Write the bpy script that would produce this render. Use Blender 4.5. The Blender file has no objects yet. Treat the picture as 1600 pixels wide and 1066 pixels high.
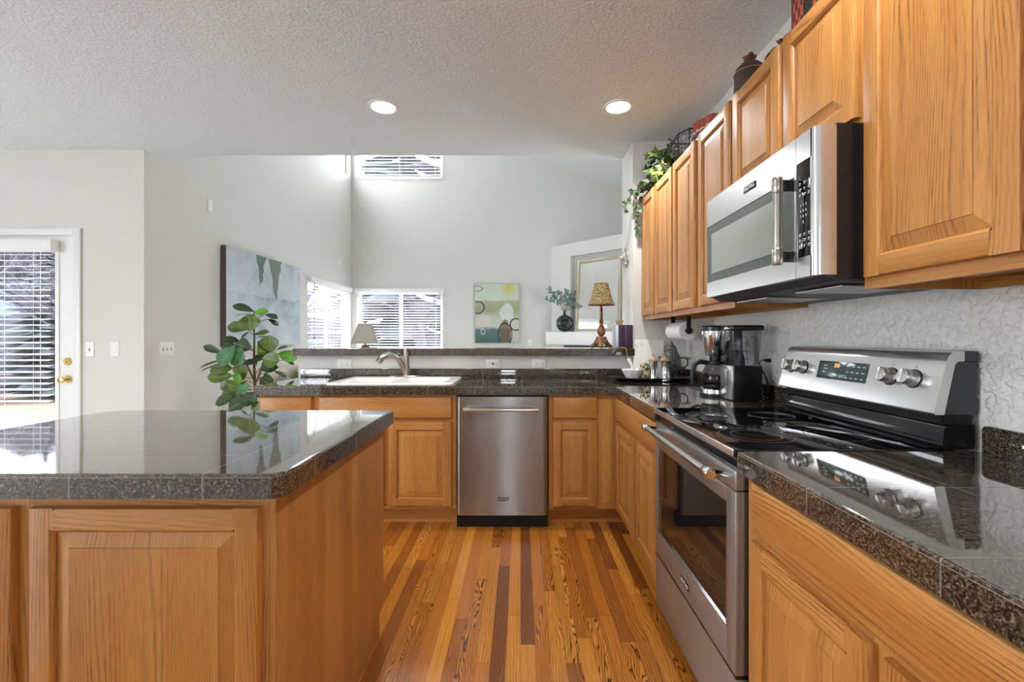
import bpy, bmesh, math, random
from mathutils import Vector, Matrix, Euler

random.seed(7)
SC = bpy.context.scene
COL = SC.collection
PI = math.pi

# ------------------------------------------------------------------ camera
cam_d = bpy.data.cameras.new('camera')
cam = bpy.data.objects.new('camera', cam_d)
COL.objects.link(cam)
cam.location = (0.0, 0.0, 1.226)
cam.rotation_euler = (PI / 2, 0, 0)
cam_d.sensor_fit = 'HORIZONTAL'
cam_d.sensor_width = 36.0
cam_d.lens = 16.2
cam_d.shift_x = -0.0084
cam_d.shift_y = -0.0036
cam_d.clip_start = 0.02
cam_d.clip_end = 300
SC.camera = cam

# ------------------------------------------------------------------ light, exposure
SC.view_settings.view_transform = 'Standard'
SC.view_settings.look = 'None'
SC.view_settings.gamma = 1.0
SC.view_settings.exposure = 1.04
SC.view_settings.use_curve_mapping = False
cy = SC.cycles
cy.use_denoising = True
cy.max_bounces = 12
cy.diffuse_bounces = 7
cy.glossy_bounces = 5
cy.transmission_bounces = 8
cy.transparent_max_bounces = 24
cy.sample_clamp_indirect = 6.0
cy.caustics_reflective = False
cy.caustics_refractive = False

W = bpy.data.worlds.new('world')
SC.world = W
W.use_nodes = True
_bg = W.node_tree.nodes['Background']
_bg.inputs[0].default_value = (0.88, 0.93, 1.0, 1)
_bg.inputs[1].default_value = 7.0

def portal(loc, sx, sy, rot):
    """sampling portal standing in a window or door opening (gives no light of its own)"""
    l = bpy.data.lights.new('window_portal', 'AREA')
    l.shape = 'RECTANGLE'; l.size = sx; l.size_y = sy
    l.cycles.is_portal = True
    o = bpy.data.objects.new('window_portal', l)
    o.location = loc; o.rotation_euler = rot
    COL.objects.link(o)

# ------------------------------------------------------------------ node helpers
class NT:
    def __init__(self, name):
        self.m = bpy.data.materials.new(name)
        self.m.use_nodes = True
        self.t = self.m.node_tree
        self.b = self.t.nodes['Principled BSDF']
        self.out = self.t.nodes['Material Output']
    def n(self, typ, **kw):
        nd = self.t.nodes.new(typ)
        for k, v in kw.items():
            setattr(nd, k, v)
        return nd
    def l(self, a, b):
        self.t.links.new(a, b)
    def val(self, sock, v):
        if isinstance(v, bpy.types.NodeSocket):
            self.l(v, sock)
        elif v is not None:
            if hasattr(sock.default_value, '__len__') and hasattr(v, '__len__') and len(v) == 3 and len(sock.default_value) == 4:
                v = (*v, 1)
            sock.default_value = v
    def math(self, op, a, b=None, c=None, clamp=False):
        nd = self.n('ShaderNodeMath', operation=op); nd.use_clamp = clamp
        self.val(nd.inputs[0], a)
        if b is not None: self.val(nd.inputs[1], b)
        if c is not None: self.val(nd.inputs[2], c)
        return nd.outputs[0]
    def mix(self, f, a, b, mode='MIX'):
        nd = self.n('ShaderNodeMix', data_type='RGBA', blend_type=mode)
        self.val(nd.inputs[0], f); self.val(nd.inputs[6], a); self.val(nd.inputs[7], b)
        return nd.outputs[2]
    def comb(self, x, y, z=0.0):
        nd = self.n('ShaderNodeCombineXYZ')
        self.val(nd.inputs[0], x); self.val(nd.inputs[1], y); self.val(nd.inputs[2], z)
        return nd.outputs[0]
    def sep(self, v):
        nd = self.n('ShaderNodeSeparateXYZ'); self.l(v, nd.inputs[0]); return nd.outputs
    def noise(self, vec, scale, detail=2.0, rough=0.5, dist=0.0):
        nd = self.n('ShaderNodeTexNoise')
        if vec is not None: self.l(vec, nd.inputs['Vector'])
        nd.inputs['Scale'].default_value = scale
        nd.inputs['Detail'].default_value = detail
        nd.inputs['Roughness'].default_value = rough
        nd.inputs['Distortion'].default_value = dist
        return nd.outputs[0]
    def voro(self, vec, scale, feature='F1', out=0):
        nd = self.n('ShaderNodeTexVoronoi', feature=feature)
        if vec is not None: self.l(vec, nd.inputs['Vector'])
        nd.inputs['Scale'].default_value = scale
        return nd.outputs[out]
    def ramp(self, f, stops, interp='LINEAR'):
        nd = self.n('ShaderNodeValToRGB'); nd.color_ramp.interpolation = interp
        e = nd.color_ramp.elements
        while len(e) < len(stops): e.new(0.5)
        for i, (p, c) in enumerate(stops):
            e[i].position = p
            e[i].color = (*c, 1) if len(c) == 3 else c
        self.val(nd.inputs[0], f)
        return nd.outputs[0]
    def bump(self, h, strength, dist=0.01):
        nd = self.n('ShaderNodeBump')
        nd.inputs['Strength'].default_value = strength
        nd.inputs['Distance'].default_value = dist
        self.l(h, nd.inputs['Height'])
        self.l(nd.outputs[0], self.b.inputs['Normal'])
    def pos(self):
        return self.n('ShaderNodeNewGeometry').outputs['Position']
    def nrm(self):
        return self.n('ShaderNodeNewGeometry').outputs['True Normal']
    def obj(self):
        return self.n('ShaderNodeTexCoord').outputs['Object']
    def uv(self):
        return self.n('ShaderNodeTexCoord').outputs['UV']

def srgb(r, g, b):
    f = lambda c: ((c / 255) / 12.92 if c / 255 <= 0.04045 else ((c / 255 + 0.055) / 1.055) ** 2.4)
    return (f(r), f(g), f(b))

MATS = {}
def plain(name, col, rough=0.5, metal=0.0, spec=0.5, **kw):
    k = NT(name)
    k.b.inputs['Base Color'].default_value = (*col, 1)
    k.b.inputs['Roughness'].default_value = rough
    k.b.inputs['Metallic'].default_value = metal
    k.b.inputs['Specular IOR Level'].default_value = spec
    for a, v in kw.items():
        k.b.inputs[a].default_value = v
    MATS[name] = k.m
    return k

# --- oak cabinet wood (grain runs along u)
def oak(name, light, mid, dark, rough=0.36):
    k = NT(name)
    u, v, _ = k.sep(k.uv())
    ri = k.n('ShaderNodeObjectInfo').outputs['Random']
    u = k.math('ADD', u, k.math('MULTIPLY', ri, 17.0))
    # slow wander of the growth rings along the board: straight at the edges, cathedral where it swings
    wob = k.noise(k.comb(k.math('MULTIPLY', u, 0.85), k.math('MULTIPLY', v, 5.5)), 1.0, 1.5, 0.45)
    fine = k.noise(k.comb(k.math('MULTIPLY', u, 9.0), k.math('MULTIPLY', v, 60.0)), 1.0, 3.0)
    t = k.math('ADD', k.math('MULTIPLY', v, 190.0), k.math('MULTIPLY', wob, 34.0))
    t = k.math('ADD', t, k.math('MULTIPLY', fine, 0.9))
    ring = k.math('POWER', k.math('PINGPONG', t, 1.0), 2.6)
    patch = k.ramp(k.noise(k.comb(k.math('MULTIPLY', u, 1.6), k.math('MULTIPLY', v, 9.0)), 1.0, 1.0), [(0.38, (0.1, 0.1, 0.1)), (0.66, (1, 1, 1))])
    pores = k.noise(k.comb(k.math('MULTIPLY', u, 13.0), k.math('MULTIPLY', v, 520.0)), 1.0, 2.0, 0.6)
    pores = k.ramp(pores, [(0.44, (0, 0, 0)), (0.66, (1, 1, 1))])
    tone = k.noise(k.comb(k.math('MULTIPLY', u, 0.5), k.math('MULTIPLY', v, 12.0)), 1.0, 2.0)
    base = k.ramp(tone, [(0.3, light), (0.7, mid)])
    f = k.math('MULTIPLY', k.math('MULTIPLY', ring, patch), k.math('MULTIPLY_ADD', pores, 0.5, 0.46))
    f = k.math('ADD', f, k.math('MULTIPLY', pores, 0.27), clamp=True)
    col = k.mix(f, base, dark)
    k.l(col, k.b.inputs['Base Color'])
    k.b.inputs['Roughness'].default_value = rough
    k.b.inputs['Specular IOR Level'].default_value = 0.45
    k.bump(f, 0.05, 0.002)
    MATS[name] = k.m

oak('oak', srgb(200, 143, 78), srgb(179, 117, 55), srgb(72, 36, 12))

# --- strip hardwood floor
def floor_mat():
    k = NT('hardwood')
    x, y, _ = k.sep(k.pos())
    wb = 0.0572
    xs = k.math('DIVIDE', x, wb)
    ix = k.math('FLOOR', xs)
    fx = k.math('SUBTRACT', xs, ix)
    wn = k.n('ShaderNodeTexWhiteNoise', noise_dimensions='1D'); k.l(ix, wn.inputs['W'])
    r1 = wn.outputs['Value']
    yy = k.math('DIVIDE', k.math('ADD', y, k.math('MULTIPLY', r1, 5.0)), 0.95)
    iy = k.math('FLOOR', yy)
    fy = k.math('SUBTRACT', yy, iy)
    wn2 = k.n('ShaderNodeTexWhiteNoise', noise_dimensions='2D'); k.l(k.comb(ix, iy), wn2.inputs['Vector'])
    r2 = wn2.outputs['Value']
    rc = k.sep(wn2.outputs['Color'])
    u = k.math('ADD', y, k.math('MULTIPLY', r2, 40.0))
    v = k.math('ADD', k.math('MULTIPLY', fx, wb), k.math('MULTIPLY', rc[1], 30.0))
    wob = k.noise(k.comb(k.math('MULTIPLY', u, 1.9), k.math('MULTIPLY', v, 11.0)), 1.0, 2.5)
    wob2 = k.noise(k.comb(k.math('MULTIPLY', u, 12.0), k.math('MULTIPLY', v, 40.0)), 1.0, 3.0)
    t = k.math('ADD', k.math('MULTIPLY', v, 260.0), k.math('MULTIPLY', wob, k.math('MULTIPLY', k.math('POWER', rc[2], 1.3), 50.0)))
    t = k.math('ADD', t, k.math('MULTIPLY', wob2, 1.0))
    ring = k.math('POWER', k.math('PINGPONG', t, 1.0), 2.4)
    pores = k.ramp(k.noise(k.comb(k.math('MULTIPLY', u, 11.0), k.math('MULTIPLY', v, 480.0)), 1.0, 2.0, 0.6),
                   [(0.4, (0, 0, 0)), (0.66, (1, 1, 1))])
    base = k.ramp(r2, [(0.0, srgb(134, 76, 30)), (0.25, srgb(180, 106, 38)), (0.65, srgb(208, 130, 46)), (1.0, srgb(220, 148, 58))])
    streak = k.ramp(k.noise(k.comb(k.math('MULTIPLY', u, 1.5), k.math('MULTIPLY', v, 150.0)), 1.0, 2.0, 0.6), [(0.42, (0, 0, 0)), (0.62, (1, 1, 1))])
    pores = k.math('MAXIMUM', pores, k.math('MULTIPLY', streak, 0.8))
    f = k.math('ADD', k.math('MULTIPLY', ring, k.math('MULTIPLY_ADD', k.math('POWER', rc[2], 1.3), 0.85, 0.15)), k.math('MULTIPLY', pores, 0.36), clamp=True)
    col = k.mix(f, base, srgb(46, 22, 8))
    e1 = k.math('LESS_THAN', fx, 0.022)
    e2 = k.math('LESS_THAN', fy, 0.0018)
    gap = k.math('MAXIMUM', e1, e2)
    col = k.mix(k.math('MULTIPLY', gap, 0.7), col, srgb(40, 20, 8))
    k.l(col, k.b.inputs['Base Color'])
    k.b.inputs['Roughness'].default_value = 0.22
    k.b.inputs['Specular IOR Level'].default_value = 0.5
    k.bump(k.math('MULTIPLY_ADD', gap, -1.0, k.math('MULTIPLY', f, -0.15)), 0.12, 0.002)
    MATS['hardwood'] = k.m
floor_mat()

# --- polished granite tile, joints every 305 mm from (ox, oy)
def granite(name, ox, oy, lipz=0.906, pitch=0.305):
    k = NT(name)
    p = k.pos()
    x, y, z = k.sep(p)
    nx, ny, nz = k.sep(k.nrm())
    v1 = k.noise(p, 170.0, 3.0, 0.65)
    v2 = k.voro(p, 270.0, 'F1', 1)
    s = k.sep(v2)[0]
    v3 = k.noise(p, 210.0, 2.0)
    a = k.ramp(v1, [(0.38, srgb(16, 15, 15)), (0.49, srgb(48, 43, 39)), (0.60, srgb(104, 93, 80)), (0.70, srgb(160, 148, 130))])
    b = k.ramp(s, [(0.0, srgb(14, 13, 13)), (0.38, srgb(48, 42, 37)), (0.75, srgb(104, 90, 74)), (1.0, srgb(140, 126, 110))])
    col = k.mix(0.5, a, b)
    dk = k.math('LESS_THAN', v3, 0.43)
    col = k.mix(k.math('MULTIPLY', dk, 0.8), col, srgb(12, 11, 11))
    def line(c, o, wid=0.0022):
        f = k.math('PINGPONG', k.math('SUBTRACT', c, o), pitch / 2)
        return k.math('LESS_THAN', f, wid / 2)
    lx = k.math('MULTIPLY', line(x, ox), k.math('LESS_THAN', k.math('ABSOLUTE', nx), 0.5))
    ly = k.math('MULTIPLY', line(y, oy), k.math('LESS_THAN', k.math('ABSOLUTE', ny), 0.5))
    lz = k.math('MULTIPLY', k.math('LESS_THAN', k.math('ABSOLUTE', k.math('SUBTRACT', z, lipz)), 0.0009),
                k.math('LESS_THAN', k.math('ABSOLUTE', nz), 0.5))
    g = k.math('MAXIMUM', k.math('MAXIMUM', lx, ly), lz)
    col = k.mix(k.math('MULTIPLY', g, 0.75), col, srgb(132, 124, 112))
    k.l(col, k.b.inputs['Base Color'])
    k.l(k.math('MULTIPLY_ADD', g, 0.4, 0.045), k.b.inputs['Roughness'])
    k.b.inputs['IOR'].default_value = 1.52
    k.b.inputs['Coat Weight'].default_value = 1.0
    k.b.inputs['Coat IOR'].default_value = 1.48
    k.b.inputs['Coat Roughness'].default_value = 0.03
    k.bump(k.math('MULTIPLY_ADD', g, -1.0, k.math('MULTIPLY', k.noise(p, 9.0, 1.0), 0.12)), 0.05, 0.002)
    MATS[name] = k.m
granite('granite_island', -0.725, 1.223)
granite('granite_back', 0.015, 3.255)
granite('granite_right', 0.90, 1.262)
granite('granite_bar', -1.43, 3.80, 5.0)

# --- painted textured plaster
def plaster(name, col, scale, strength, rough=0.6, dist=0.004, lo=0.45, hi=0.62):
    k = NT(name)
    k.b.inputs['Base Color'].default_value = (*col, 1)
    k.b.inputs['Roughness'].default_value = rough
    k.b.inputs['Specular IOR Level'].default_value = 0.35
    p = k.pos()
    h = k.ramp(k.noise(p, scale, 3.0, 0.55, 0.4), [(lo, (0, 0, 0)), (hi, (1, 1, 1))])
    k.bump(h, strength, dist)
    MATS[name] = k.m
WALLC = srgb(219, 217, 211)
plaster('wall_paint', WALLC, 55, 0.22)
plaster('wall_paint_knockdown_lit', srgb(233, 232, 228), 40, 0.95, 0.42)  # same wall paint made paler, standing in for light this wall lacks
plaster('wall_paint_smooth', WALLC, 40, 0.06)
plaster('ceiling_paint', srgb(230, 233, 234), 62, 0.85, 0.8)
plain('white_trim', srgb(236, 235, 231), 0.35)
plain('white_plastic', srgb(238, 238, 234), 0.35)
plain('white_blind', srgb(240, 240, 238), 0.45)
plain('porcelain', srgb(243, 242, 238), 0.12)
plain('dark_slot', srgb(40, 40, 42), 0.6)

def brushed(name, col, rough, axis, metal=0.85, aniso=0.0):
    k = NT(name)
    p = k.obj()
    mp = k.n('ShaderNodeMapping')
    sc = {'x': (1.5, 900, 900), 'y': (900, 1.5, 900), 'z': (900, 900, 1.5)}[axis]
    mp.inputs['Scale'].default_value = sc
    k.l(p, mp.inputs['Vector'])
    nz = k.noise(mp.outputs[0], 1.0, 2.0)
    k.l(k.mix(nz, tuple(c * 0.94 for c in col), tuple(min(1, c * 1.05) for c in col)), k.b.inputs['Base Color'])
    k.b.inputs['Metallic'].default_value = metal
    k.l(k.math('MULTIPLY_ADD', nz, 0.03 if aniso else 0.05, rough - 0.02), k.b.inputs['Roughness'])
    if aniso:
        k.b.inputs['Anisotropic'].default_value = aniso
        tg = k.n('ShaderNodeTangent', direction_type='UV_MAP'); tg.uv_map = 'UVMap'
        k.l(tg.outputs[0], k.b.inputs['Tangent'])
    
    MATS[name] = k.m
brushed('stainless_x', srgb(188, 186, 184), 0.30, 'x')
brushed('stainless_y', srgb(196, 195, 194), 0.30, 'y')
brushed('stainless_bright', srgb(214, 213, 212), 0.22, 'y')
brushed('stainless_door', srgb(166, 166, 167), 0.30, 'y', 0.75, 0.7)
plain('chrome', srgb(215, 215, 214), 0.10, 1.0)
plain('brushed_nickel', srgb(168, 165, 158), 0.28, 1.0)
plain('brass', srgb(214, 180, 110), 0.16, 1.0)
plain('black_gloss', (0.006, 0.006, 0.008), 0.06)
plain('black_glass', (0.004, 0.004, 0.005), 0.025, IOR=1.55)
plain('black_plastic', (0.010, 0.010, 0.012), 0.32)
plain('black_matte', (0.007, 0.007, 0.008), 0.45, 0.0, 0.25)
plain('dark_grey_panel', (0.045, 0.047, 0.055), 0.45)
plain('oven_glass', (0.010, 0.009, 0.009), 0.03, IOR=1.6)
plain('microwave_glass', srgb(206, 214, 208), 0.10, 0.9)
plain('microwave_frame', srgb(124, 128, 124), 0.12, 0.8)
plain('key_white', srgb(225, 225, 225), 0.5)
plain('ring_grey', srgb(78, 78, 80), 0.3)
plain('paper', srgb(244, 243, 240), 0.9)
plain('pewter', srgb(96, 96, 98), 0.33, 0.9)
plain('dark_pewter', srgb(58, 58, 60), 0.28, 0.85)
plain('tan_wood', srgb(170, 140, 108), 0.55)
plain('cord_gold', srgb(176, 140, 72), 0.4)
plain('purple_cloth', srgb(62, 38, 66), 0.6)
plain('pale_cover', srgb(206, 212, 220), 0.5)
plain('mirror', (0.93, 0.94, 0.95), 0.02, 1.0)
plain('mirror_frame', srgb(176, 166, 146), 0.4, 0.3)
plain('soil', srgb(50, 36, 26), 0.95)
plain('stem_brown', srgb(92, 76, 52), 0.8)
plain('copper', srgb(206, 140, 104), 0.3, 0.8)
plain('snow', srgb(240, 242, 246), 0.8)
plain('bark', srgb(58, 54, 66), 0.95)
plain('fence_wood', srgb(66, 64, 78), 0.95)
plain('deck_wood', srgb(92, 88, 98), 0.9)
plain('dry_grass', srgb(96, 78, 62), 1.0)
plain('evergreen', srgb(38, 44, 52), 0.9)
plain('siding', srgb(112, 114, 124), 0.8)
plain('roof_grey', srgb(90, 92, 104), 0.9)
plain('cream_cloth', srgb(214, 204, 188), 0.9)
plain('olive_cloth', srgb(104, 108, 66), 0.9)
plain('dark_wood', srgb(84, 58, 40), 0.4)
plain('canvas_edge', srgb(92, 82, 72), 0.8)
plain('leaf_sage', srgb(126, 148, 134), 0.6)

def emit(name, col, s):
    k = NT(name)
    k.b.inputs['Base Color'].default_value = (*col, 1)
    k.b.inputs['Emission Color'].default_value = (*col, 1)
    k.b.inputs['Emission Strength'].default_value = s
    MATS[name] = k.m
emit('lamp_lens', (1.0, 0.97, 0.92), 14.0)
emit('display_orange', (1.0, 0.40, 0.10), 0.7)

def pane(name, tint=(1, 1, 1), refl=0.06):
    k = NT(name)
    tr = k.n('ShaderNodeBsdfTransparent'); tr.inputs[0].default_value = (*tint, 1)
    gl = k.n('ShaderNodeBsdfGlossy'); gl.inputs['Roughness'].default_value = 0.02
    lw = k.n('ShaderNodeLayerWeight'); lw.inputs[0].default_value = 0.5
    fr = k.math('MULTIPLY_ADD', k.math('POWER', lw.outputs['Facing'], 5.0), 0.9, 0.04)
    mx = k.n('ShaderNodeMixShader')
    k.l(fr, mx.inputs[0]); k.l(tr.outputs[0], mx.inputs[1]); k.l(gl.outputs[0], mx.inputs[2])
    k.l(mx.outputs[0], k.out.inputs[0])
    MATS[name] = k.m
pane('window_glass')
pane('jug_glass', (0.80, 0.83, 0.85))
pane('carafe_glass', (0.45, 0.43, 0.42))

def wood_noise_mat(name, c1, c2, scale=30, rough=0.6, thr=(0.4, 0.6)):
    k = NT(name)
    f = k.noise(k.obj(), scale, 3.0, 0.6)
    k.l(k.ramp(f, [(thr[0], c1), (thr[1], c2)]), k.b.inputs['Base Color'])
    k.b.inputs['Roughness'].default_value = rough
    k.bump(f, 0.2, 0.003)
    MATS[name] = k.m
wood_noise_mat('antique_bronze', srgb(74, 48, 30), srgb(156, 104, 62), 40, 0.35)
wood_noise_mat('marble_white', srgb(222, 220, 218), srgb(244, 243, 241), 18, 0.3)
wood_noise_mat('plaque', srgb(196, 194, 184), srgb(240, 238, 230), 11, 0.6, (0.25, 0.42))
wood_noise_mat('silver_ornament', srgb(70, 64, 58), srgb(200, 192, 180), 60, 0.3, (0.35, 0.55))
wood_noise_mat('hammered_pewter', srgb(58, 58, 62), srgb(128, 128, 132), 70, 0.35, (0.4, 0.6))
wood_noise_mat('terracotta', srgb(120, 84, 60), srgb(150, 108, 80), 20, 0.8)

def leopard():
    k = NT('leopard_fabric')
    o = k.obj()
    d = k.voro(o, 120.0, 'F1', 0)
    n = k.noise(o, 90.0, 2.0)
    f = k.math('ADD', d, k.math('MULTIPLY', n, 0.5))
    k.l(k.ramp(f, [(0.50, srgb(40, 32, 22)), (0.62, srgb(74, 60, 38)), (0.74, srgb(146, 126, 82)), (0.95, srgb(160, 142, 96))]), k.b.inputs['Base Color'])
    k.b.inputs['Roughness'].default_value = 0.85
    MATS['leopard_fabric'] = k.m
leopard()

def wicker():
    k = NT('dark_wicker')
    x, y, z = k.sep(k.obj())
    ang = k.math('ARCTAN2', y, x)
    a = k.math('SINE', k.math('MULTIPLY', ang, 26.0))
    b = k.math('SINE', k.math('MULTIPLY', z, 620.0))
    f = k.math('MULTIPLY_ADD', k.math('MULTIPLY', a, b), 0.5, 0.5)
    k.l(k.mix(f, srgb(34, 26, 22), srgb(96, 80, 68)), k.b.inputs['Base Color'])
    k.b.inputs['Roughness'].default_value = 0.6
    k.bump(f, 0.6, 0.004)
    MATS['dark_wicker'] = k.m
wicker()

def striped():
    k = NT('woven_stripe')
    x, y, z = k.sep(k.obj())
    w = k.math('ADD', x, y)
    row = k.math('FLOOR', k.math('MULTIPLY', z, 30.0))
    odd = k.math('MODULO', k.math('ABSOLUTE', row), 2.0)
    red = k.math('GREATER_THAN', k.math('FRACT', k.math('ADD', k.math('MULTIPLY', w, 9.0), 0.1)), 0.45)
    c = k.math('LESS_THAN', k.math('FRACT', k.math('ADD', k.math('MULTIPLY', w, 36.0), k.math('MULTIPLY', odd, 0.5))), 0.62)
    weave = k.math('SINE', k.math('MULTIPLY', w, 520.0))
    weave2 = k.math('SINE', k.math('MULTIPLY', z, 640.0))
    wv = k.math('MULTIPLY_ADD', k.math('MULTIPLY', weave, weave2), 0.5, 0.5)
    blk = k.mix(wv, srgb(22, 20, 20), srgb(70, 64, 60))
    col = k.mix(k.math('MULTIPLY', red, c), blk, srgb(186, 84, 62))
    k.l(col, k.b.inputs['Base Color']); k.b.inputs['Roughness'].default_value = 0.7
    k.bump(wv, 0.4, 0.004)
    MATS['woven_stripe'] = k.m
striped()

def leaf_mat(name, c1, c2, rough=0.35):
    k = NT(name)
    u, v, _ = k.sep(k.uv())
    vein = k.math('LESS_THAN', k.math('ABSOLUTE', v), 0.04)
    side = k.math('LESS_THAN', k.math('PINGPONG', k.math('SUBTRACT', u, k.math('MULTIPLY', k.math('ABSOLUTE', v), 0.35)), 0.07), 0.006)
    n = k.noise(k.obj(), 14.0, 2.0)
    col = k.ramp(n, [(0.35, c1), (0.65, c2)])
    col = k.mix(k.math('MULTIPLY', k.math('MAXIMUM', vein, side), 0.3), col, srgb(150, 176, 96))
    k.l(col, k.b.inputs['Base Color'])
    k.b.inputs['Roughness'].default_value = rough
    MATS[name] = k.m
leaf_mat('leaf_dark', srgb(22, 46, 22), srgb(44, 74, 32))
leaf_mat('leaf_olive', srgb(62, 86, 26), srgb(88, 110, 36))
leaf_mat('leaf_bright', srgb(76, 130, 30), srgb(110, 164, 44))
leaf_mat('leaf_blue', srgb(42, 96, 58), srgb(66, 128, 80))
leaf_mat('ivy_dark', srgb(34, 52, 34), srgb(64, 82, 46), 0.5)
leaf_mat('ivy_light', srgb(126, 140, 60), srgb(176, 186, 98), 0.5)

# --- canvases: abstract washes in object space (canvas lies in its own x-z plane)
def canvas_blue():
    k = NT('painting_blue')
    u, v, _ = k.sep(k.uv())
    p = k.comb(u, v)
    n1 = k.noise(p, 2.2, 4.0, 0.55, 0.8)
    n2 = k.noise(k.comb(k.math('MULTIPLY', u, 1.0), k.math('MULTIPLY', v, 0.5)), 5.0, 3.0, 0.6, 1.2)
    col = k.ramp(n1, [(0.28, srgb(150, 170, 184)), (0.45, srgb(196, 208, 216)), (0.6, srgb(214, 222, 228)), (0.75, srgb(226, 228, 228))])
    top = k.math('MULTIPLY', k.math('SUBTRACT', v, 0.55), 1.3, clamp=True)
    col = k.mix(k.math('MULTIPLY', top, 0.8), col, k.ramp(n2, [(0.35, srgb(132, 132, 126)), (0.6, srgb(186, 190, 190))]))
    # two brown-green strokes hanging from the top edge
    def stroke(cx, w, vlo):
        cu = k.math('ADD', k.math('SUBTRACT', u, cx), k.math('MULTIPLY', k.math('SUBTRACT', n2, 0.5), 0.12))
        tri = k.math('LESS_THAN', k.math('ABSOLUTE', cu), k.math('MULTIPLY', k.math('SUBTRACT', v, vlo), w))
        return k.math('MULTIPLY', tri, k.math('GREATER_THAN', v, vlo))
    s1 = stroke(0.40, 0.16, 0.64)
    s2 = stroke(0.60, 0.20, 0.52)
    col = k.mix(k.math('MULTIPLY', s1, 0.9), col, k.ramp(n2, [(0.4, srgb(92, 84, 68)), (0.55, srgb(90, 118, 96))]))
    col = k.mix(k.math('MULTIPLY', s2, 0.85), col, k.ramp(n2, [(0.4, srgb(108, 112, 112)), (0.55, srgb(104, 112, 92))]))
    # a dark blue-grey ridge line
    n3 = k.noise(k.comb(u, 3.3), 3.2, 1.5)
    rid = k.math('SUBTRACT', v, k.math('MULTIPLY_ADD', k.math('SUBTRACT', n3, 0.5), 0.30, 0.56))
    below = k.math('SUBTRACT', 1.0, k.math('MULTIPLY', k.math('ABSOLUTE', rid), 9.0), clamp=True)
    below = k.math('MULTIPLY', below, k.math('LESS_THAN', rid, 0.004))
    mask = k.ramp(n2, [(0.42, (0, 0, 0)), (0.6, (1, 1, 1))])
    col = k.mix(k.math('MULTIPLY', k.math('MULTIPLY', below, mask), 0.75), col, srgb(112, 136, 152))
    k.l(col, k.b.inputs['Base Color']); k.b.inputs['Roughness'].default_value = 0.8
    MATS['painting_blue'] = k.m
canvas_blue()

def canvas_green():
    k = NT('painting_green')
    u, v, _ = k.sep(k.uv())
    p = k.comb(u, v)
    n1 = k.noise(p, 4.0, 4.0, 0.6, 0.5)
    n2 = k.noise(p, 9.0, 4.0, 0.6, 0.8)
    vv = k.math('ADD', v, k.math('MULTIPLY', k.math('SUBTRACT', n1, 0.5), 0.12))
    col = k.ramp(vv, [(0.0, srgb(74, 104, 104)), (0.22, srgb(98, 124, 120)), (0.27, srgb(200, 204, 192)), (0.42, srgb(196, 204, 186)),
                      (0.55, srgb(158, 166, 128)), (0.7, srgb(176, 184, 150)), (0.74, srgb(206, 216, 196)), (1.0, srgb(196, 212, 192))])
    def blob(cu, cv, ru, rv, soft=0.3):
        a = k.math('DIVIDE', k.math('SUBTRACT', u, cu), ru)
        b = k.math('DIVIDE', k.math('SUBTRACT', v, cv), rv)
        d = k.math('SQRT', k.math('ADD', k.math('MULTIPLY', a, a), k.math('MULTIPLY', b, b)))
        return d
    def inside(d, n=0.3):
        return k.math('LESS_THAN', k.math('ADD', d, k.math('MULTIPLY', k.math('SUBTRACT', n2, 0.5), n)), 1.0)
    def ring(d, t=0.07):
        return k.math('LESS_THAN', k.math('ABSOLUTE', k.math('SUBTRACT', d, 1.0)), t)
    def soft(d):
        return k.math('SUBTRACT', 1.0, d, clamp=True)
    col = k.mix(soft(blob(0.77, 0.95, 0.22, 0.2)), col, srgb(206, 196, 70))
    col = k.mix(k.math('MULTIPLY', inside(blob(0.72, 0.52, 0.16, 0.14), 0.8), 0.8), col, srgb(216, 224, 222))
    col = k.mix(k.math('MULTIPLY', inside(blob(0.2, 0.37, 0.17, 0.1), 0.4), 0.85), col, srgb(216, 206, 198))
    col = k.mix(k.math('MULTIPLY', inside(blob(0.68, 0.18, 0.12, 0.2), 0.7), 0.85), col, srgb(122, 98, 72))
    col = k.mix(k.math('MULTIPLY', inside(blob(0.92, 0.12, 0.11, 0.2), 0.4), 0.85), col, srgb(206, 206, 196))
    col = k.mix(ring(blob(0.68, 0.14, 0.16, 0.19), 0.06), col, srgb(46, 56, 56))
    col = k.mix(ring(blob(0.93, 0.31, 0.13, 0.1), 0.1), col, srgb(40, 48, 50))
    col = k.mix(ring(blob(0.06, 0.6, 0.14, 0.1), 0.1), col, srgb(60, 74, 72))
    col = k.mix(ring(blob(0.05, 0.92, 0.11, 0.045), 0.12), col, srgb(120, 140, 124))
    col = k.mix(ring(blob(0.18, 0.19, 0.045, 0.045), 0.16), col, srgb(206, 220, 206))
    k.l(col, k.b.inputs['Base Color']); k.b.inputs['Roughness'].default_value = 0.8
    MATS['painting_green'] = k.m
canvas_green()

# a green glass vase, opaque enough to read as dark bottle glass
k = plain('green_glass', srgb(28, 44, 38), 0.05, 0.0, 0.8)
k.b.inputs['Transmission Weight'].default_value = 0.25
brushed('stainless_door_x', srgb(158, 158, 159), 0.24, 'x', 0.88, 0.85)
plain('display_glass', srgb(70, 84, 84), 0.08, 0.3)
brushed('stainless_z', srgb(196, 195, 194), 0.25, 'z')
plain('antique_iron', srgb(62, 56, 52), 0.45, 0.6)

wood_noise_mat('carpet', srgb(196, 192, 184), srgb(214, 210, 203), 300, 1.0)

wood_noise_mat('bounce_tile', srgb(184, 181, 176), srgb(200, 197, 192), 40, 0.5)
# ------------------------------------------------------------------ mesh builder
WM = {}          # object -> world matrix, kept by hand so nothing depends on depsgraph updates

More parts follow.
